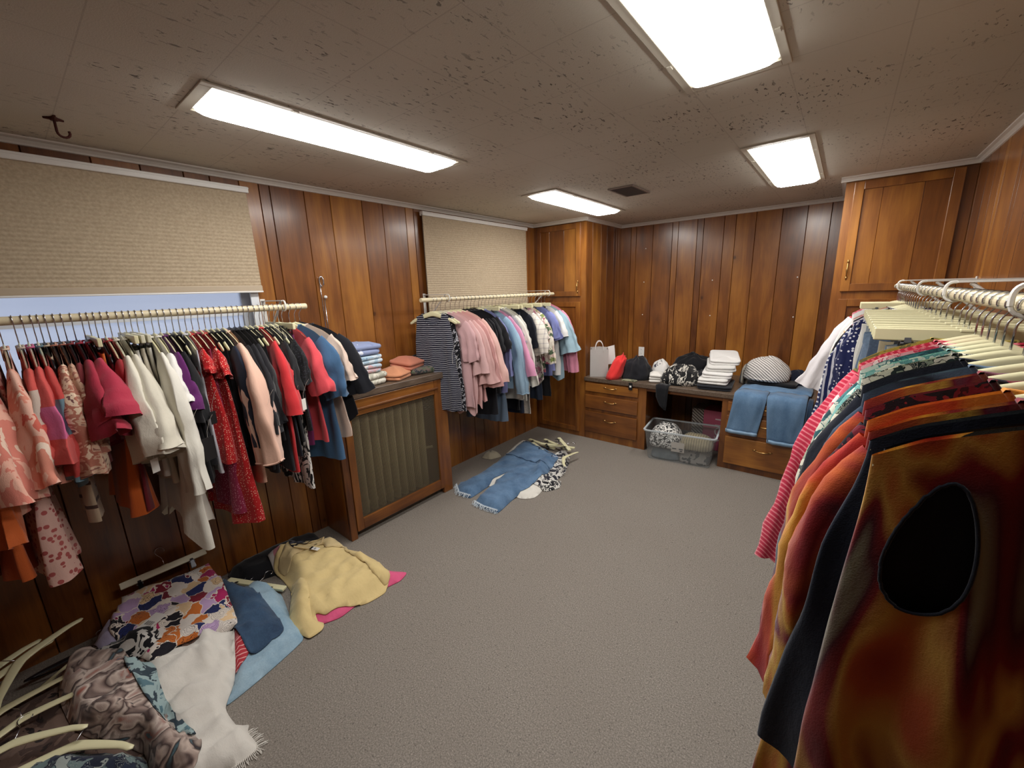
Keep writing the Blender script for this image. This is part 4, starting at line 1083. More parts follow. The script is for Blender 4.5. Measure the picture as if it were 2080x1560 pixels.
KIM = C1(.70, 'kimono', 'large swirl print sleeveless tunic nearest the camera with a dark cutout below the shoulder', 'tunic', swirl, 1.35, None, w=(.217, .235, .31), T=.025, T2=.06, A=.014, cut=(-.147, -.285, .038, .095))

# ================================================================ PILES ON THE FLOOR
def smooth_outline(ps, k=5, ten=.3):
    n = len(ps); out = []
    for i in range(n):
        p0, p1, p2, p3 = (Vector(ps[(i+j) % n]) for j in (-1, 0, 1, 2))
        for s in range(k):
            t = s/k
            m1, m2 = (p2-p0)*ten, (p3-p1)*ten
            out.append(p1*(2*t**3-3*t*t+1)+m1*(t**3-2*t*t+t)+p2*(-2*t**3+3*t*t)+m2*(t**3-t*t))
    return [(max(.018, v.x), v.y) for v in out]
def inside_dist(ps, x, y):
    """signed distance: positive inside"""
    ins = False; best = 9.; n = len(ps); j = n-1
    for i in range(n):
        xi, yi = ps[i]; xj, yj = ps[j]
        if (yi > y) != (yj > y) and x < (xj-xi)*(y-yi)/(yj-yi)+xi: ins = not ins
        dx, dy = xj-xi, yj-yi; L2 = dx*dx+dy*dy
        t = max(0., min(1., ((x-xi)*dx+(y-yi)*dy)/L2)) if L2 > 0 else 0
        d = (x-xi-t*dx)**2+(y-yi-t*dy)**2
        if d < best: best = d
        j = i
    d = sqrt(best); return d if ins else -d
class Pile:
    def __init__(s): s.layers = []
    def top(s, x, y, upto=None):
        z = 0.0
        for f in s.layers[:upto]:
            v = f(x, y)
            if v is not None and v > z: z = v
        return z
    def cloth(s, name, label, cat, outline, mat, group=None, h=.012, amp=.012, freq=6., seed=1., topf=None, edge=.05, step=.022, soft=.006, fringe=None, creases=()):
        ps = smooth_outline(outline); k = len(s.layers)
        bm = bmesh.new()
        f0 = bm.faces.new([bm.verts.new((x, y, 0)) for x, y in ps])
        xs = [p[0] for p in ps]; ys = [p[1] for p in ps]
        for ax, lo, hi in ((0, min(xs), max(xs)), (1, min(ys), max(ys))):
            v = lo+step*.5
            while v < hi:
                co = (v, 0, 0) if ax == 0 else (0, v, 0); no = (1, 0, 0) if ax == 0 else (0, 1, 0)
                bmesh.ops.bisect_plane(bm, geom=bm.verts[:]+bm.edges[:]+bm.faces[:], plane_co=co, plane_no=no)
                v += step
        bmesh.ops.remove_doubles(bm, verts=bm.verts[:], dist=.0015)
        def zt(x, y, d):
            b = s.top(x, y, k)
            u = max(0., min(1., d/edge)); u = u*u*(3-2*u)
            a = noise.noise((x*freq+seed, y*freq, seed)); r = 1-abs(noise.noise((x*freq*1.5+a*.4, y*freq+seed, seed*2)))*2.2; r2 = 1-abs(noise.noise((x*freq*2.6+seed, y*freq*2.9, seed+a*.3)))*2.4
            wz = a*.6+max(0, r)**2*1.25+max(0, r2)**2*.45
            z = b+soft+h*u+amp*u*wz
            for (cx, cy, dx, dy, w, g) in creases:
                q = ((x-cx)*dx+(y-cy)*dy)/w
                z += g*u*math.exp(-q*q)
            if topf: z = max(z, (b+soft)*(1-u)+u*(topf(x, y)+amp*wz))
            return z, b
        top_v = bm.verts[:]; top_f = bm.faces[:]
        bound = [e for e in bm.edges if len(e.link_faces) == 1]
        low = {}
        for v in top_v:
            d = max(0., inside_dist(ps, v.co.x, v.co.y)); z, b = zt(v.co.x, v.co.y, d)
            low[v] = b+.0012 if d > .001 else b+.0012
            v.co.z = z
        nb = {v: bm.verts.new((v.co.x, v.co.y, min(low[v], v.co.z-.002))) for v in top_v}
        for f in top_f: bm.faces.new([nb[v] for v in reversed(f.verts[:])])
        for e in bound:
            a, b = e.verts; bm.faces.new((a, b, nb[b], nb[a]))
        bmesh.ops.recalc_face_normals(bm, faces=bm.faces)
        # everything laid later rests on this
        def layer(x, y):
            d = inside_dist(ps, x, y)
            if d < -.02: return None
            return zt(x, y, max(0., d))[0]+.002
        s.layers.append(layer)
        o = link(name, bm, mat, smooth=True)
        if label: tag(o, label, cat, group)
        if fringe:
            fm, segs, ln = fringe; fb = bmesh.new(); rr = random.Random(3); n = len(ps)
            for i in range(segs[0]*5, segs[1]*5):
                x, y = ps[i % n]; x2, y2 = ps[(i+1) % n]
                nx, ny = (y2-y), -(x2-x); l = sqrt(nx*nx+ny*ny) or 1
                if inside_dist(ps, x+nx/l*.01, y+ny/l*.01) > 0: nx, ny = -nx, -ny
                for q in range(4):
                    t = q/4; px, py = lerp(x, x2, t), lerp(y, y2, t); ll = ln*rr.uniform(.5, 1.2)
                    zb = s.top(px, py, k)+.004
                    tube(fb, [(px-nx/l*.006, py-ny/l*.006, zb+.004), (px+nx/l*ll*.5+rr.uniform(-.004, .004), py+ny/l*ll*.5, zb+.004), (px+nx/l*ll, py+ny/l*ll+rr.uniform(-.004, .004), zb)], .0011, 4)
            link('frayed_edge', fb, fm, o)
        return o
def flat_hanger(kind, label, group, pos, xdir, tiltx=0., lift=.0, updir=None):
    """a hanger lying down: its hook end points along the floor, at right angles to xdir"""
    X = Vector(xdir).normalized(); Y = Vector(updir or (0, 0, 1)); Y = (Y-X*Y.dot(X)).normalized(); Z = X.cross(Y)
    m = Matrix((X, Y, Z)).transposed().to_4x4()
    # local point (0,0,-.1) sits at pos
    off = m.to_3x3() @ Vector((0, 0, -.1)); m.translation = Vector(pos)-off
    t = hanger(kind, label, (0, 0, 0), (0, 0, 0), group)
    t.matrix_world = m
    t.location = m.translation; t.rotation_euler = m.to_euler()
    return t

NP = Pile()   # the long heap under the window
GF = 'clothes heaped on the floor under the window'
lavender = fab('solid', '#a9a2bd')
slope = lambda z0, k: (lambda x, y: max(.01, z0-k*x))
NP.cloth('tunic', 'dark brown print tunic at the bottom of the floor heap', 'tunic', [(.34, -.62), (.9, -.6), (1.1, -.2), (.95, .05), (.85, .33), (.62, .46), (.25, .47), (.12, .3), (.13, .05), (.27, -.12), (.34, -.3)], fab('abstract', '#2a211f', '#4c3a34', '#6b564c', '#241c1c', s=10, d=1.), GF, topf=slope(.175, .125), amp=.014, edge=.1, seed=2)
NP.cloth('tunic', 'lavender tunic showing at the corner of the floral skirt', 'tunic', [(.13, .01), (.14, .09), (.30, .12), (.41, .07), (.39, .0), (.25, -.03)], lavender, GF, h=.03, amp=.012, seed=3)
NP.cloth('jeans', 'light blue denim jeans spread at the bottom of the heap', 'jeans', [(.336, .662), (.485, .724), (.70, .684), (.846, .682), (.929, .648), (.971, .508), (.995, .395), (1.005, .287), (.914, .335), (.807, .36), (.6, .42), (.4, .5)], fab('denim', '#6f8ea3', '#9db4c2'), GF, topf=slope(.15, .12), amp=.016, seed=4, creases=((.9, .45, 1, .3, .02, .02), (.75, .6, .5, 1, .02, .018)))
NP.cloth('blouse', 'red blouse with thin white stripes peeking out below the dark denim', 'blouse', [(.66, .437), (.778, .485), (.85, .439), (.90, .365), (.8, .36)], fab('stripe_x', '#a5303a', '#d9a3a0', s=60, d=.8), GF, h=.02, amp=.006, seed=6)
NP.cloth('jeans', 'white denim trousers with frayed hem below the floral skirt', 'trousers', [(.60, .10), (.612, .205), (.642, .333), (.662, .436), (.839, .387), (.938, .341), (1.023, .281), (1.144, .285), (1.177, .316), (1.207, .303), (1.308, .305), (1.305, .214), (1.24, .09), (1.10, .12), (.837, .09)], fab('solid', '#cdc8c0'), GF, topf=slope(.165, .105), amp=.022, seed=8, edge=.03,
         fringe=(fab('solid', '#dedad2'), (9, 13), .028), creases=((.9, .25, .35, 1, .016, .016), (1.0, .2, .5, 1, .014, .014), (.8, .3, .2, 1, .018, .016), (1.12, .22, 1, .1, .02, -.012)))
NP.cloth('skirt', 'dark denim skirt with stitched waistband in the heap', 'skirt', [(.19, .512), (.336, .568), (.498, .609), (.677, .616), (.832, .606), (.867, .555), (.869, .443), (.745, .435), (.583, .44), (.3, .45)], fab('denim', '#1f3048', '#3d5874'), GF, topf=slope(.20, .13), amp=.012, seed=10, creases=((.72, .5, .8, .6, .012, .012), (.8, .5, .8, .6, .012, -.01)))
floralmat = fab('floral', '#ddd2c6', '#a5215a', '#d9d0c8', '#7b1c2e', '#222b5c', '#c06a2c', '#b79ac0', '#d8b890', '#17131c', s=15, d=.3)
sk = NP.cloth('skirt', 'bright floral skirt with leaves clipped to a pale blue-white hanger', 'skirt', [(.10, .105), (.115, .282), (.13, .496), (.206, .512), (.649, .462), (.670, .429), (.628, .337), (.600, .227), (.629, .134), (.499, .087), (.343, .037), (.195, .07)], floralmat, GF, topf=slope(.235, .17), amp=.010, edge=.02, seed=12, creases=((.4, .25, .2, 1, .02, .012),))
printm = fab('swirl', '#5f7f8a', '#2f2426', '#b9a79c', '#8d7a72', '#40302f', '#c4b3a8', '#a08c84', '#93584a', '#4c6670', s=7.5, d=1.3, st=(1, .7, 1), rot=(0, 0, .6))
NP.cloth('blouse', 'black blouse with pale print between floral skirt and draped print', 'blouse', [(.36, -.05), (.40, .05), (.43, .17), (.53, .19), (.56, .12), (.5, .02)], fab('abstract', '#0d0d12', '#0d0d12', '#c9c6c0', '#0d0d12', s=12, d=1.), GF, h=.03, amp=.012, seed=14)
for i, (mid, d, tilt, lab) in enumerate((((.36, -.24), (.76, -.60), -.12, 'cream hanger lying farthest up the print heap by the wall'), ((.47, -.30), (.30, -.95), -.05, 'cream hanger lying second in the print heap'),
        ((.58, -.25), (.05, -1), -.09, 'cream hanger lying third in the print heap'), ((.70, -.27), (-.30, -.95), -.02, 'cream hanger lying fourth in the print heap'))):
    z = NP.top(*mid)+.030+.008*i
    flat_hanger('cream', lab, 'hangers in the floor heap by the window', (mid[0], mid[1], z), (d[0], d[1], tilt))
for i, (x, y) in enumerate(((.22, -.20), (.27, -.30), (.20, -.34))):
    flat_hanger('cream', ('cream hanger whose hook stands highest against the dark wall', 'cream hanger with hook second highest against the dark wall', 'cream hanger half out of frame by the wall')[i], 'hangers in the floor heap by the window', (x+.06, y-.04, .225-.012*i), (.76, -.65, -.1), updir=(.2, .1, 1))
NP.cloth('blouse', 'grey, pink and teal print blouse draped over the heap of hangers', 'blouse', [(.36, -.10), (.40, -.02), (.499, .059), (.677, .118), (.767, .111), (.892, .114), (1.098, .151), (1.163, .170), (1.213, .143), (1.240, .107), (1.139, .018), (.977, .021), (.86, -.07), (.74, -.13), (.6, -.15), (.47, -.15)], printm, GF, topf=slope(.255, .125), amp=.03, freq=8, seed=16, creases=((.8, .05, 1, -.5, .02, .03), (1.0, .1, .4, 1, .016, .025), (.65, .02, 1, .8, .02, .02)))
NP.cloth('scarf', 'smoky teal print scarf bunched along the print blouse', 'scarf', [(.55, .06), (.68, .13), (.80, .125), (.95, .13), (1.1, .165), (1.04, .12), (.85, .075), (.68, .05)], fab('abstract', '#54707a', '#8fa3a4', '#2c3a44', '#a5a09a', s=12, d=1.), GF, h=.02, amp=.02, freq=10, seed=18)
NP.cloth('dress', 'dark navy floral dress on the lowest hanger of the heap', 'dress', [(.86, -.42), (.80, -.235), (.83, -.16), (.90, -.093), (.985, .005), (1.035, .02), (1.16, .0), (1.3, -.2), (1.2, -.42)], fab('floral', '#141a2c', '#1a2136', '#141a2c', '#5d6f70', '#1b2438', '#8d9490', s=22, d=.4), GF, topf=slope(.235, .125), amp=.014, seed=20)
flat_hanger('cream', 'cream hanger holding the dark navy floral dress on the floor', 'hangers in the floor heap by the window', (.835, -.135, NP.top(.87, -.12)+.03), (-.53, -.85, .03))
flat_hanger('clipw', 'pale clip hanger of the floral skirt resting against the wall', 'clip hangers on the floor', (.085, .31, .262), (0, -1, 0), updir=(.75, 0, .66))
flat_hanger('clip', 'cream clip hanger between dark denim skirt and yellow cardigan', 'clip hangers on the floor', (.32, .66, NP.top(.32, .66)+.03), (-.28, -.16, .02))
flat_hanger('cream', 'cream shaped hanger by the dark denim skirt', 'hangers in the floor heap by the window', (.24, .56, NP.top(.24, .56)+.03), (-.3, -.1, .03))
flat_hanger('black', 'black hanger tucked behind the floral skirt', 'hangers in the floor heap by the window', (.17, -.02, NP.top(.17, -.02)+.04), (-.1, -.28, 0))
add_tag(sk, .40, .22, NP.top(.4, .22)+.006, CARD, w=.07, h=.11)
for c in sk.children:
    if c.name.startswith('hang_tag'): c.rotation_euler = (radians(-84), 0, radians(25)); c.location.z = NP.top(.4, .22)+.012

YP = Pile()   # the heap in front of the radiator
GY = 'clothes heaped in front of the radiator'
YP.cloth('trousers', 'black trousers at the back of the yellow cardigan heap', 'trousers', [(.02, .60), (.03, .95), (.06, 1.13), (.28, 1.12), (.28, .80), (.2, .62)], blk, GY, h=.07, amp=.01, seed=3)
YP.cloth('cardigan', 'bright pink cardigan under the yellow one', 'cardigan', [(.16, .80), (.285, .835), (.423, .82), (.577, .77), (.711, .70), (.884, .739), (.941, .847), (.930, .972), (.946, 1.124), (.966, 1.222), (.936, 1.292), (.834, 1.238), (.70, 1.222), (.40, 1.17), (.29, 1.14)], fab('solid', '#d0567e'), GY, topf=slope(.085, .055), amp=.010, seed=5)
YP.cloth('blouse', 'grey and rose blouse sticking out above the yellow cardigan', 'blouse', [(.16, .794), (.17, .958), (.27, .949), (.33, .82), (.28, .78)], fab('stripe_d', '#b9b3ae', '#b87880', s=7, d=.55), GY, h=.02, amp=.008, seed=7)
yel = fab('solid', '#cfb882'); yel2 = fab('solid', '#c6b184')
yc = YP.cloth('cardigan', 'pale yellow cardigan spread open on top of the heap', 'cardigan', [(.25, .785), (.205, .95), (.249, 1.044), (.364, 1.204), (.458, 1.176), (.642, 1.207), (.738, 1.199), (.852, 1.211), (.917, 1.183), (.978, 1.106), (.969, .999), (.914, .895), (.891, .795), (.851, .760), (.938, .743), (.937, .679), (.861, .677), (.792, .645), (.723, .670), (.538, .765), (.37, .785)], yel, GY, topf=slope(.128, .088), amp=.016, freq=8, seed=9, edge=.11,
         creases=((.6, .80, .05, 1, .014, .016), (.6, .845, .05, 1, .012, -.012), (.85, .95, .9, .45, .016, .014), (.62, 1.15, .1, 1, .014, .014), (.36, 1.0, 1, .1, .014, .010), (.9, .8, .7, .7, .02, .012)))
for nm, ol, hh, sd in (('sleeve', [(.491, .793), (.579, .833), (.704, .801), (.847, .743), (.922, .766), (.951, .738), (.948, .675), (.86, .654), (.774, .65), (.6, .735)], .016, 21.), ('sleeve', [(.5, 1.13), (.561, 1.175), (.646, 1.206), (.796, 1.215), (.921, 1.188), (.943, 1.131), (.867, 1.108), (.759, 1.124), (.62, 1.12)], .016, 22.),
        ('collar', [(.272, .80), (.229, .94), (.275, 1.05), (.378, 1.19), (.47, 1.166), (.42, 1.05), (.36, 1.06), (.32, .98), (.34, .89), (.37, .81)], .012, 23.)):
    YP.cloth(nm, None, None, ol, yel2 if nm == 'collar' else yel, h=hh, amp=.010, freq=9, seed=sd, edge=.03, soft=.003).parent = yc
bm = bmesh.new(); q = [(.285, .93), (.30, 1.08), (.33, 1.1), (.35, .95)]
tube(bm, [(x, y, YP.top(x, y)+.003) for x, y in [(.262, .90), (.285, .97), (.31, 1.05), (.335, 1.08), (.35, 1.05), (.335, .97), (.305, .90)]], .006, 6)
link('neckband', bm, yel2, yc)
t_ = add_tag(yc, .36, .98, YP.top(.36, .98)+.012, CARD, w=.028, h=.06); t_.rotation_euler = (radians(-86), 0, radians(115))
bm = bmesh.new(); box(bm, -.014, .014, -.0012, .0006, -.012, .002); link('tag_band', bm, BLKCARD, t_)
YP.cloth('leggings', 'dark striped top peeking from the neck of the yellow cardigan', 'top', [(.245, .90), (.262, 1.02), (.30, 1.03), (.285, .91)], fab('stripe_z', '#16161c', '#3a3a44', s=50), GY, h=.006, amp=.002, seed=13)

JP = Pile()   # jeans by the corner cabinet
GJ = 'jeans pile by the corner cabinet'
JP.cloth('trousers', 'white trousers at the bottom of the jeans pile', 'trousers', [(.15, 3.54), (.60, 3.36), (.911, 2.95), (1.03, 2.656), (1.04, 2.527), (.95, 2.45), (.648, 2.48), (.437, 2.46), (.28, 2.992)], fab('solid', '#d3cfc6'), GJ, topf=lambda x, y: .035, amp=.008, seed=3, edge=.05)
JP.cloth('blouse', 'black and white patterned blouse under the blue jeans', 'blouse', [(.80, 2.85), (.68, 3.25), (.70, 3.52), (.84, 3.46), (1.0, 3.10), (1.02, 2.912), (1.02, 2.70), (.95, 2.66)], fab('abstract', '#14141c', '#c9c6c0', '#20202c', '#14141c', s=18, d=.8), GJ, h=.03, amp=.01, seed=5)
jm = fab('denim', '#35506f', '#6683a2')
# jeans: hip yoke and two legs, one body
jn = JP.cloth('jeans', 'blue jeans with frayed hems on top of the pile', 'jeans', [(.25, 3.44), (.50, 3.38), (.79, 3.30), (.86, 3.12), (.93, 2.90), (.945, 2.70), (.915, 2.40), (.945, 2.165), (.80, 2.15), (.69, 2.165), (.645, 2.30), (.62, 2.58), (.60, 2.70), (.585, 2.58), (.59, 2.40), (.60, 2.215), (.47, 2.20), (.345, 2.29), (.365, 2.40), (.36, 2.773), (.31, 3.131)], jm, GJ, topf=lambda x, y: .055+.02*max(0, (y-2.6)), amp=.009, seed=8, edge=.05, step=.03,
         fringe=(fab('solid', '#b9c3cb'), (7, 9), .018), creases=((.60, 2.9, 1, -.1, .015, -.012),))
bm = bmesh.new()
zz = lambda x, y: JP.top(x, y)+.004
for (p, q) in (((.27, 3.40), (.78, 3.26)), ((.33, 3.02), (.90, 2.98))):
    n = 10; tube(bm, [(lerp(p[0], q[0], i/n), lerp(p[1], q[1], i/n), zz(lerp(p[0], q[0], i/n), lerp(p[1], q[1], i/n))) for i in range(n+1)], .005, 6)
link('waist_seam', bm, jm, jn)
rr = random.Random(9)
for ends in (((.345, 2.29), (.47, 2.20), (.60, 2.215)), ((.69, 2.165), (.80, 2.15), (.945, 2.165))):
    fb = bmesh.new()
    for a, b in zip(ends, ends[1:]):
        for k in range(16):
            t = k/16; x, y = lerp(a[0], b[0], t), lerp(a[1], b[1], t); tube(fb, [(x, y+.01, .03), (x+rr.uniform(-.01, .01), y-.012, .022), (x+rr.uniform(-.015, .015), y-.02-rr.random()*.015, .006)], .0018, 4)
    tube(fb, [(x, y+.004, .024) for x, y in ends], .004, 6)
    link('frayed_hem', fb, fab('solid', '#c3ccd3'), jn)
bm = bmesh.new(); tube(bm, [(.56, 3.30, zz(.56, 3.3)), (.56, 3.30, zz(.56, 3.3)+.004)], .011, 12); link('button', bm, CHROME, jn)
JP.cloth('scarf', 'small crumpled zebra scarf beside the jeans pile', 'scarf', [(.98, 2.78), (1.06, 2.92), (1.12, 2.80), (1.06, 2.68), (1.0, 2.68)], fab('abstract', '#1a1a1e', '#d0cdc6', '#1a1a1e', '#d8d5cf', s=20, d=1), GJ, h=.03, amp=.015, freq=14, seed=11)
JP.cloth('tee_shirt', 'cream tee crumpled between jeans pile and wall', 'top', [(.06, 2.98), (.14, 3.10), (.24, 3.04), (.20, 2.92), (.1, 2.9)], fab('solid', '#a59c88'), GJ, h=.035, amp=.012, freq=12, seed=12)
for i, (p, d, lab) in enumerate((((.52, 3.40), (-.46, .20), 'cream clip hanger holding the top blue jeans'), ((.44, 3.52), (-.49, .06), 'cream clip hanger lying nearest the wall behind the jeans'), ((.60, 3.56), (-.44, .12), 'cream clip hanger second behind the jeans'), ((.66, 3.50), (-.40, -.10), 'cream clip hanger lying crosswise behind the jeans'), ((.78, 3.44), (-.34, .30), 'cream clip hanger at the outer edge of the jeans pile'))):
    flat_hanger('clip', lab, 'clip hangers at the jeans pile', (p[0], p[1], JP.top(*p)+.02+.016*i), d+(.03-.01*i,))
flat_hanger('cream', 'cream shaped hanger leaning out of the jeans pile', 'hangers at the jeans pile', (.90, 3.22, JP.top(.9, 3.22)+.04), (.08, -.36, .02))

# ================================================================ FOLDED AND BUNCHED CLOTHES ON THE COUNTERS
def folded(name, label, cat, group, cx, cy, z, rot, w, d, h, mat, nl=3, seed=1., dome=.0, tilt=(0, 0), loose=.010):
    bm = bmesh.new(); R = []; n = 40; r = min(w, d)*.16
    base = []
    for qx, qy, a0 in ((w/2-r, d/2-r, 0), (-w/2+r, d/2-r, pi/2), (-w/2+r, -d/2+r, pi), (w/2-r, -d/2+r, 1.5*pi)):
        for k in range(10):
            a = a0+pi/2*k/9; base.append((qx+r*cos(a), qy+r*sin(a)))
    lh = h/nl
    for l in range(nl):
        sh = (noise.noise((seed, l*3.1, 0))*.012, noise.noise((seed, l*3.1, 5))*.012); sc = 1+.05*noise.noise((l*2.3, seed, 2))
        for k in range(6):
            a = -pi/2+pi*k/5; ins = (1-cos(a))*lh*.55; zz_ = l*lh+lh/2+lh/2*sin(a)*.96
            ring = []
            for x, y in base:
                L_ = sqrt(x*x+y*y) or 1; f = (L_-ins)/L_*sc
                nn = noise.noise((x*11+seed, y*11, l))*loose
                ring.append((x*f+sh[0]+nn, y*f+sh[1]+nn*.7, zz_+(noise.noise((x*9, y*9+seed, l*2))*loose*.6 if not (l == 0 and k == 0) else 0)))
            R.append(ring)
    last = R[-1]
    for f in (.82, .6, .35, .12):
        R.append([(x*f, y*f, zc_+dome*(1-f*f)+noise.noise((x*f*14+seed, y*f*14, 3))*loose*.7) for x, y, zc_ in last])
    rings_mesh(bm, R, True, True); bmesh.ops.recalc_face_normals(bm, faces=bm.faces)
    o = link(name, bm, mat, smooth=True, loc=(cx, cy, z), rot=(radians(tilt[0]), radians(tilt[1]), radians(rot)))
    return tag(o, label, cat, group)
def heap(name, label, cat, group, cx, cy, z, rx, ry, h, rot, mat, seed=1., p=2.2, amp=.35, lean=(0, 0), sharp=1.):
    bm = bmesh.new(); R = []; n = 48; m = 16
    for i in range(m+1):
        u = i/m; r = cos(u*pi/2)**.75 if i < m else .02; ring = []
        for k in range(n):
            a = 2*pi*k/n; ca, sa = cos(a), sin(a)
            e = (abs(ca)**p+abs(sa)**p)**(-1/p)
            nz = noise.noise((ca*2.2+seed, sa*2.2, u*2.4)); rg = 1-2*abs(noise.noise((ca*3+seed*2, sa*3+u*3, seed)))
            f = 1+amp*(.5*nz+.28*rg)*min(1, u*4+.35)
            zz_ = h*sin(u*pi/2)**sharp*(1+amp*.5*noise.noise((ca*2+seed, sa*2, u*3+7))*(1 if i else 0))
            ring.append((rx*r*e*ca*f+lean[0]*zz_, ry*r*e*sa*f+lean[1]*zz_, zz_ if i else 0))
        R.append(ring)
    rings_mesh(bm, R, True, True); bmesh.ops.recalc_face_normals(bm, faces=bm.faces)
    o = link(name, bm, mat, smooth=True, loc=(cx, cy, z), rot=(0, 0, radians(rot)))
    return tag(o, label, cat, group)
def drape(name, mat, parent, rows, th=.012, M=24):
    """closed sheet along rows [(x0, x1, y, z, ny, nz)]; n is the outward side"""
    bm = bmesh.new(); R = []
    for i, (x0, x1, y, z, ny, nz) in enumerate(rows):
        ring = []; c, hw = (x0+x1)/2, (x1-x0)/2
        for k in range(M):
            a = 2*pi*k/M; s = cos(a); q = sin(a)
            s = (1 if s >= 0 else -1)*abs(s)**.7
            o_ = th*q+.006*sin(9*s+i*.5)*(1 if abs(s) < .95 else .3)
            ring.append((c+hw*s, y+ny*o_, z+nz*o_))
        R.append(ring)
    rings_mesh(bm, R, True, True); bmesh.ops.recalc_face_normals(bm, faces=bm.faces)
    return link(name, bm, mat, parent, smooth=True)

G1 = 'folded clothes on the radiator cover'
z = ZR+.001
folded('trousers', 'folded cream print trousers at the bottom of the stack', 'trousers', G1, .20, 1.575, z, 8, .24, .29, .085, fab('abstract', '#c9c5b6', '#aaa798', '#d3cfc2', '#bdb9aa', s=16, d=.6), 2, 1., loose=.014)
folded('trousers', 'folded blue and pink floral trousers above the cream pair', 'trousers', G1, .18, 1.57, z+.089, -4, .22, .27, .062, fab('floral', '#a9bccb', '#9fb8c9', '#c7a3a6', '#b4c6d2', '#d8cdc6', s=26, d=.3), 2, 2., loose=.013)
folded('shirt', 'folded ice blue printed shirt third in the stack', 'shirt', G1, .19, 1.58, z+.155, 6, .21, .27, .06, fab('abstract', '#9db9cc', '#c8d4dc', '#a5bccc', '#7f9bb4', s=12, d=.6), 2, 3., loose=.013)
folded('blouse', 'periwinkle blouse with white patches folded topmost', 'blouse', G1, .17, 1.58, z+.219, -3, .23, .28, .075, fab('abstract', '#7c88ae', '#8a95b8', '#8994b6', '#d3d6e0', s=11, d=.3), 2, 4., dome=.02, loose=.016)
folded('trousers', 'peach trousers folded in front of the camouflage pair', 'trousers', G1, .20, 1.83, z, 25, .24, .22, .05, fab('solid', '#c98a66'), 2, 5., dome=.045, loose=.018)
folded('trousers', 'camouflage green floral trousers lying low beside the peach ones', 'trousers', G1, .18, 2.10, z, -10, .24, .24, .05, fab('abstract', '#3c4438', '#55604c', '#6d5d58', '#2c3438', '#7d8878', s=26, d=.8), 1, 6., loose=.014)
folded('trousers', 'coral trousers folded on top of the camouflage pair', 'trousers', G1, .145, 2.02, z+.056, 20, .20, .24, .06, fab('solid', '#c07860'), 2, 7., dome=.03, loose=.016, tilt=(0, 8))
heap('sweater', 'black sweater bunched by the short clothes rail', 'sweater', G1, .115, 2.175, z+.062, .08, .07, .07, 0, blk, 3.)

G2 = 'clothes left on the desk counter'
z = ZC+.001
# white paper carrier
bag = thing('paper_bag', 'white paper carrier bag with twisted handles on the counter', 'bag', (.80, 4.16, z), (0, 0, radians(28)))
PAPER = simple('white_paper', '#dedad6', .7)
bm = bmesh.new(); w_, d_, h_ = .10, .055, .31
rg = []
for zz_, g in ((0, 0), (.09, .006), (.2, .012), (h_, .016)):
    rg.append([(-w_, -d_, zz_), (0, -d_-.002, zz_), (w_, -d_, zz_), (w_-g*1.4, 0, zz_), (w_, d_, zz_+.012*(zz_ > .25)), (0, d_+.004, zz_+.02*(zz_ > .25)), (-w_, d_, zz_+.012*(zz_ > .25)), (-w_+g*1.4, 0, zz_)])
rings_mesh(bm, rg, True); bmesh.ops.solidify(bm, geom=bm.faces[:], thickness=.0015)
link('bag_body', bm, PAPER, bag)
for s in (-1, 1):
    bm = bmesh.new(); tube(bm, bez((-.045, s*d_, h_-.03), (-.05, s*d_*.6, h_+.13), (.05, s*d_*.6, h_+.13), (.045, s*d_, h_-.03), 14), .0035, 6); link('handle', bm, PAPER, bag, smooth=True)
flp = bmesh.new(); rings_mesh(flp, [[(w_-.01, d_+.004, .12), (w_+.09, d_+.03, .13), (w_+.09, d_+.033, .13), (w_-.01, d_+.007, .12)], [(w_-.06, d_+.004, h_), (w_+.07, d_+.04, h_+.03), (w_+.07, d_+.043, h_+.03), (w_-.06, d_+.007, h_)]], True, True)
link('side_flap', flp, PAPER, bag)
heap('tee_shirt', 'bright red tee bunched beside the paper bag', 'top', G2, .99, 4.13, z, .075, .10, .25, 0, fab('solid', '#d93432'), 5., amp=.4, lean=(.28, .25), sharp=.8)
heap('sweater', 'plain black sweater bunched beside the red tee', 'sweater', G2, 1.20, 4.28, z, .15, .15, .22, 0, blk2, 6., amp=.42)
folded('scarf', 'olive print scarf end under the black sweater', 'scarf', G2, 1.20, 4.08, z, 0, .16, .07, .012, fab('abstract', '#6a6a4e', '#8f8d70', '#4c4e3c', s=30), 1, 3.)
folded('tee_shirt', 'white tee folded between the two black piles', 'top', G2, 1.44, 4.20, z, 15, .13, .16, .09, fab('solid', '#d9d6cf'), 3, 8., dome=.02)
heap('blouse', 'navy and white blouse bunched behind the small white tee', 'blouse', G2, 1.38, 4.52, z, .10, .10, .17, 0, fab('abstract', '#1a2340', '#d9d6d2', '#d9d6d2', '#27345c', s=9, d=.4), 9., amp=.35)
heap('blouse', 'black blouse with white brush strokes heaped on the counter', 'blouse', G2, 1.66, 4.30, z, .18, .19, .17, 8, fab('abstract', '#0e0e10', '#0e0e10', '#101013', '#0e0e10', '#c9c4ba', '#0e0e10', '#0e0e10', s=15, d=.8, st=(1.7, .45, 1)), 10., amp=.42, p=2.6)
heap('sweater', 'black knitwear heap against the wall behind the brushstroke blouse', 'sweater', G2, 1.68, 4.68, z, .20, .12, .24, 0, blk, 11., amp=.42)
heap('sweater', 'black knitwear beside the white jeans stack', 'sweater', G2, 1.83, 4.42, z, .07, .13, .12, 0, blk2, 31., amp=.4)
sc = thing('scarf', 'sheer black scarf hanging over the counter edge above the tote', 'scarf', (0, 0, 0), group=G2)
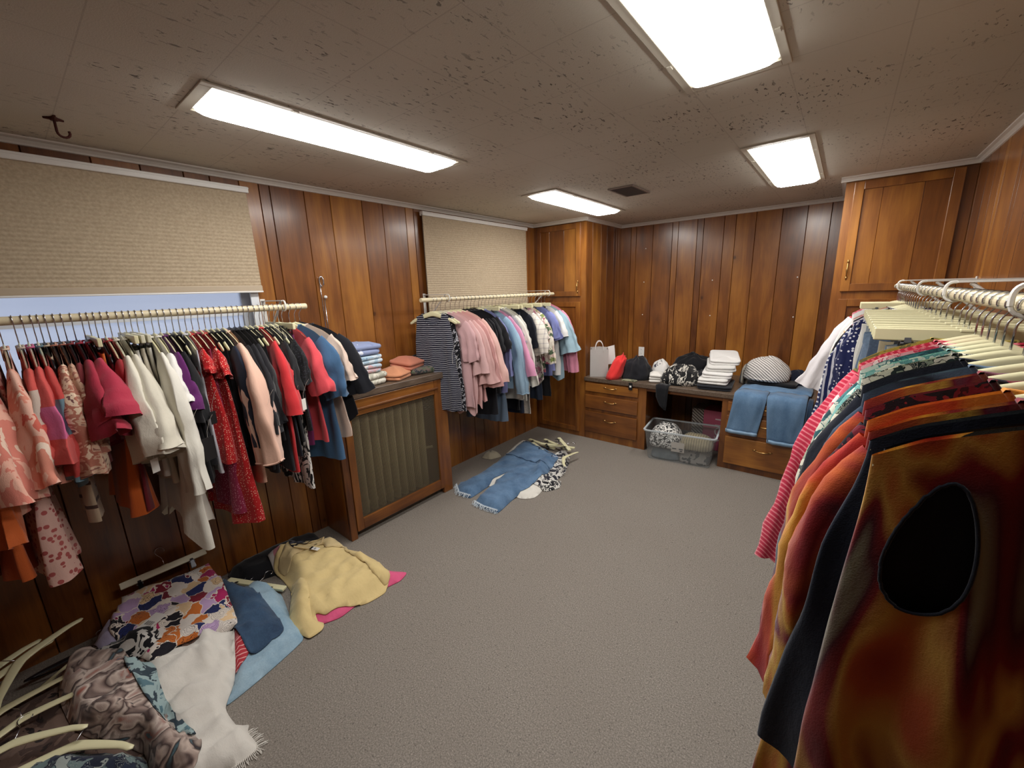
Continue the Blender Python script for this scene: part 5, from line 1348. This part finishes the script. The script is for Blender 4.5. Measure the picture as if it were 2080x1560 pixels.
drape('cloth', fab('solid', '#0c0d12'), sc, [(1.50, 1.63, 4.10, ZC+.008, 0, 1), (1.50, 1.63, 4.05, ZC+.008, 0, 1), (1.50, 1.63, 4.024, ZC+.004, -.7, .7), (1.505, 1.63, 4.018, ZC-.03, -1, 0), (1.51, 1.625, 4.018, .62, -1, 0), (1.55, 1.62, 4.02, .53, -1, 0), (1.60, 1.618, 4.02, .49, -1, 0)], th=.004)
bm = bmesh.new(); box(bm, 1.215, 1.255, 4.026, 4.0285, ZC-.085, ZC-.005); tube(bm, [(1.235, 4.027, ZC-.008), (1.235, 4.02, ZC+.012), (1.235, 4.10, ZC+.03)], .001, 4)
tg = link('price_tag', bm, BLKCARD); tag(tg, 'black price tag hanging over the counter above the top drawer', 'tag')
bm = bmesh.new(); box(bm, 1.225, 1.245, 4.0252, 4.0258, ZC-.055, ZC-.035); link('barcode', bm, CARD, tg)
# folded whites
darkf = fab('solid', '#1c1f26')
folded('jeans', 'charcoal jeans folded at the bottom under the white jeans', 'jeans', G2, 2.0, 4.28, z, 6, .30, .40, .045, darkf, 2, 1.)
for i, (lab, hh) in enumerate((('white jeans folded lowest of the white stack', .05), ('white jeans folded second in the white stack', .05), ('white jeans folded third in the white stack', .052), ('white jeans folded topmost, leaning to the wall', .05))):
    folded('jeans', lab, 'jeans', 'white jeans stack', 1.99+.012*i, 4.28+.05*i, z+.05+.064*i, 4+4*i, .26, .36-.02*i, hh, fab('solid', ('#d6d4d0', '#dddbd8', '#d2d0cc', '#dcdad7')[i]), 2, 2.+i, tilt=(4.5*i, 0), loose=.010)
heap('blouse', 'small striped blouse wedged between white jeans and striped top', 'blouse', G2, 2.22, 4.62, z, .07, .10, .19, 0, fab('stripe_x', '#b9b4a8', '#4a4a48', s=22), 13., amp=.25)
jd = thing('jeans', 'mid blue jeans draped over the counter edge above the drawers', 'jeans', (0, 0, 0), group=G2)
dj = fab('denim', '#43607f', '#6a88a6')
ce = YF-.025
def over(x0, x1, xa, xb, zh_, y_in, off=0.):
    r = [(x0, x1, y_in, ZC+.02, 0, 1), (x0, x1, 4.12, ZC+.02, 0, 1), (x0, x1, 4.05, ZC+.022, -.2, 1), (x0, x1, ce-.006, ZC+.018, -.6, .8), (x0, x1, ce-.026, ZC-.01, -1, .2)]
    for k in range(1, 8): t = k/7; r.append((lerp(x0, xa, t), lerp(x1, xb, t), ce-.030+off*t, lerp(ZC-.03, zh_, t), -1, 0))
    return r
drape('leg', dj, jd, over(2.215, 2.47, 2.175, 2.425, .385, 4.2), th=.014)
drape('leg', dj, jd, over(2.472, 2.755, 2.505, 2.745, .345, 4.2), th=.014)
hemm = fab('denim', '#6d8aa6', '#8ea8bf')
for (xa, xb, zh_) in ((2.172, 2.428, .385), (2.502, 2.748, .345)):
    drape('hem', hemm, jd, [(xa, xb, ce-.030, zh_+.028, -1, 0), (xa, xb, ce-.030, zh_-.003, -1, 0)], th=.021)
drape('waist', dj, jd, [(2.22, 2.77, 4.19, ZC+.021, 0, 1), (2.22, 2.775, 4.35, ZC+.024, 0, 1), (2.24, 2.775, 4.5, ZC+.024, 0, 1)], th=.016)
jl = thing('leggings', 'dark indigo trousers hanging beside the blue jeans over the counter', 'trousers', (0, 0, 0), group=G2)
drape('leg', fab('denim', '#1c2b40', '#32465e'), jl, [(2.76, 2.795, 4.1, ZC+.018, 0, 1), (2.76, 2.795, ce-.006, ZC+.012, -.6, .8)]+[(2.757, 2.797, ce-.03, lerp(ZC-.03, .36, k/6), -1, 0) for k in range(7)], th=.008)
folded('tee_shirt', 'black tee folded under the striped rounded top', 'top', G2, 2.45, 4.46, ZC+.045, -4, .40, .20, .03, blk, 1, 5.)
cap = heap('blouse', 'white top with thin dark stripes rolled into a rounded mound', 'blouse', G2, 2.39, 4.50, ZC+.08, .19, .15, .21, -12, fab('stripe_d', '#d8d4cf', '#3a3636', s=36, d=.70), 14., p=2.4, amp=.2)
bm = bmesh.new(); tube(bm, [(.185*cos(a), .148*sin(a), .018+.004*sin(5*a)) for a in [radians(q) for q in range(-175, -4, 10)]], .012, 8); link('rolled_hem', bm, fab('stripe_d', '#d8d4cf', '#3a3636', s=36, d=.70), cap, smooth=True)
heap('blouse', 'navy cloth bunch behind the rounded striped top', 'blouse', G2, 2.62, 4.68, z, .12, .10, .15, 0, navy, 15.)

# ================================================================ UNDER THE DESK
tote = thing('storage_tote', 'clear plastic storage tote full of clothes under the desk', 'storage bin', (1.765, 4.10, .001), (0, 0, radians(7)))
m = NT('clear_plastic'); m.t.nodes.remove(m.p)
tr = m.n('ShaderNodeBsdfTransparent'); tr.inputs[0].default_value = (.90, .92, .93, 1)
gl = m.n('ShaderNodeBsdfGlossy'); gl.inputs[0].default_value = (.9, .9, .9, 1); gl.inputs['Roughness'].default_value = .12
df = m.n('ShaderNodeBsdfDiffuse'); df.inputs[0].default_value = srgb('#b9bec0')
m1 = m.n('ShaderNodeMixShader'); m2 = m.n('ShaderNodeMixShader'); m1.inputs[0].default_value = .10; m2.inputs[0].default_value = .13
m.l(tr.outputs[0], m1.inputs[1]); m.l(gl.outputs[0], m1.inputs[2]); m.l(m1.outputs[0], m2.inputs[1]); m.l(df.outputs[0], m2.inputs[2]); m.l(m2.outputs[0], m.out.inputs[0])
CLEAR = m.m
def rrect(hx, hy, r, z, n=5):
    pts = []
    for cx, cy, a0 in ((hx-r, hy-r, 0), (-hx+r, hy-r, pi/2), (-hx+r, -hy+r, pi), (hx-r, -hy+r, 1.5*pi)):
        for k in range(n+1):
            a = a0+pi/2*k/n; pts.append((cx+r*cos(a), cy+r*sin(a), z))
    return pts
bm = bmesh.new(); rings_mesh(bm, [rrect(.285, .185, .03, 0), rrect(.29, .19, .03, .01), rrect(.325, .215, .035, .305)], True)
link('tub', bm, CLEAR, tote, smooth=False)
bm = bmesh.new(); rings_mesh(bm, [rrect(.326, .216, .035, .298), rrect(.338, .228, .04, .300), rrect(.338, .228, .04, .312), rrect(.322, .212, .034, .312), rrect(.320, .210, .034, .30)])
link('rim', bm, simple('clear_rim', '#b4babd', .25), tote)
bm = bmesh.new(); v0 = [bm.verts.new(p) for p in ((-.06, -.2035, .12), (.06, -.2035, .12), (.06, -.2165, .225), (-.06, -.2165, .225))]; bm.faces.new(v0); bmesh.ops.solidify(bm, geom=bm.faces[:], thickness=.001)
stk = link('paper_label', bm, CARD, tote)
bm = bmesh.new()
for x0_, x1_, zz_ in ((-.05, -.012, .15), (.012, .048, .15), (.02, .044, .13)): box(bm, x0_, x1_, -.2095-(zz_-.15)*.12, -.2075-(zz_-.15)*.12, zz_, zz_+.010)
link('printed_words', bm, simple('print_ink', '#55585a', .7), stk)
GB = 'clothes inside the clear tote'
def in_tote(x, y): 
    c, s = cos(radians(7)), sin(radians(7)); return 1.765+c*x-s*y, 4.10+s*x+c*y
zeb = fab('abstract', '#111114', '#d9d6d0', '#16161a', '#d9d6d0', '#111114', s=13, d=1.6)
for nm, lab, ca, x, y, zz_, rx, ry, hh, mt, sd in (
    ('trousers', 'grey blue cloth filling the bottom of the clear tote', 'trousers', -.13, 0, .004, .145, .165, .13, fab('denim', '#4c565c', '#788288'), 21.),
    ('trousers', 'charcoal cloth at the bottom right inside the clear tote', 'trousers', .14, .0, .004, .145, .165, .15, fab('abstract', '#2c3032', '#8f8a84', '#3a3e40', s=10), 22.),
    ('blouse', 'black and white zebra print blouse rising above the tote rim', 'blouse', -.145, -.01, .128, .15, .165, .21, zeb, 23.),
    ('sweater', 'tan ribbed sweater showing through the clear tote side', 'sweater', .14, -.02, .150, .15, .165, .11, fab('stripe_x', '#8b8066', '#6d6450', s=45), 24.)):
    px, py = in_tote(x, y); heap(nm, lab, ca, GB, px, py, zz_+.004, rx, ry, hh, 7, mt, sd, p=4., amp=.13)
bx_ = thing('pink_box', 'pink box with zebra striped side standing behind the clear tote', 'box', (1.93, 4.58, .001))
bm = bmesh.new(); box(bm, -.055, .17, -.13, .13, 0, .43, .003); link('carton', bm, simple('pink_carton', '#b4566e', .6), bx_)
bm = bmesh.new(); box(bm, -.17, -.0555, -.129, .13, 0, .43, .003); link('zebra_side', bm, fab('stripe_d', '#a49c90', '#4a3c3c', s=30, d=.55), bx_)
cu = bpy.data.curves.new('lettering', 'FONT'); cu.body = 'YOU'; cu.size = .13; cu.extrude = .0006; cu.align_x = 'CENTER'
o = bpy.data.objects.new('lettering', cu); COL.objects.link(o)
me = bpy.data.meshes.new_from_object(o.evaluated_get(bpy.context.evaluated_depsgraph_get())); bpy.data.objects.remove(o); me.materials.append(simple('lettering_white', '#d9c9c9', .6))
lt = child('lettering', me, bx_); lt.location = (.15, -.1312, .22); lt.rotation_euler = (Matrix.Rotation(pi/2, 4, 'X') @ Matrix.Rotation(pi/2, 4, 'Z')).to_euler()
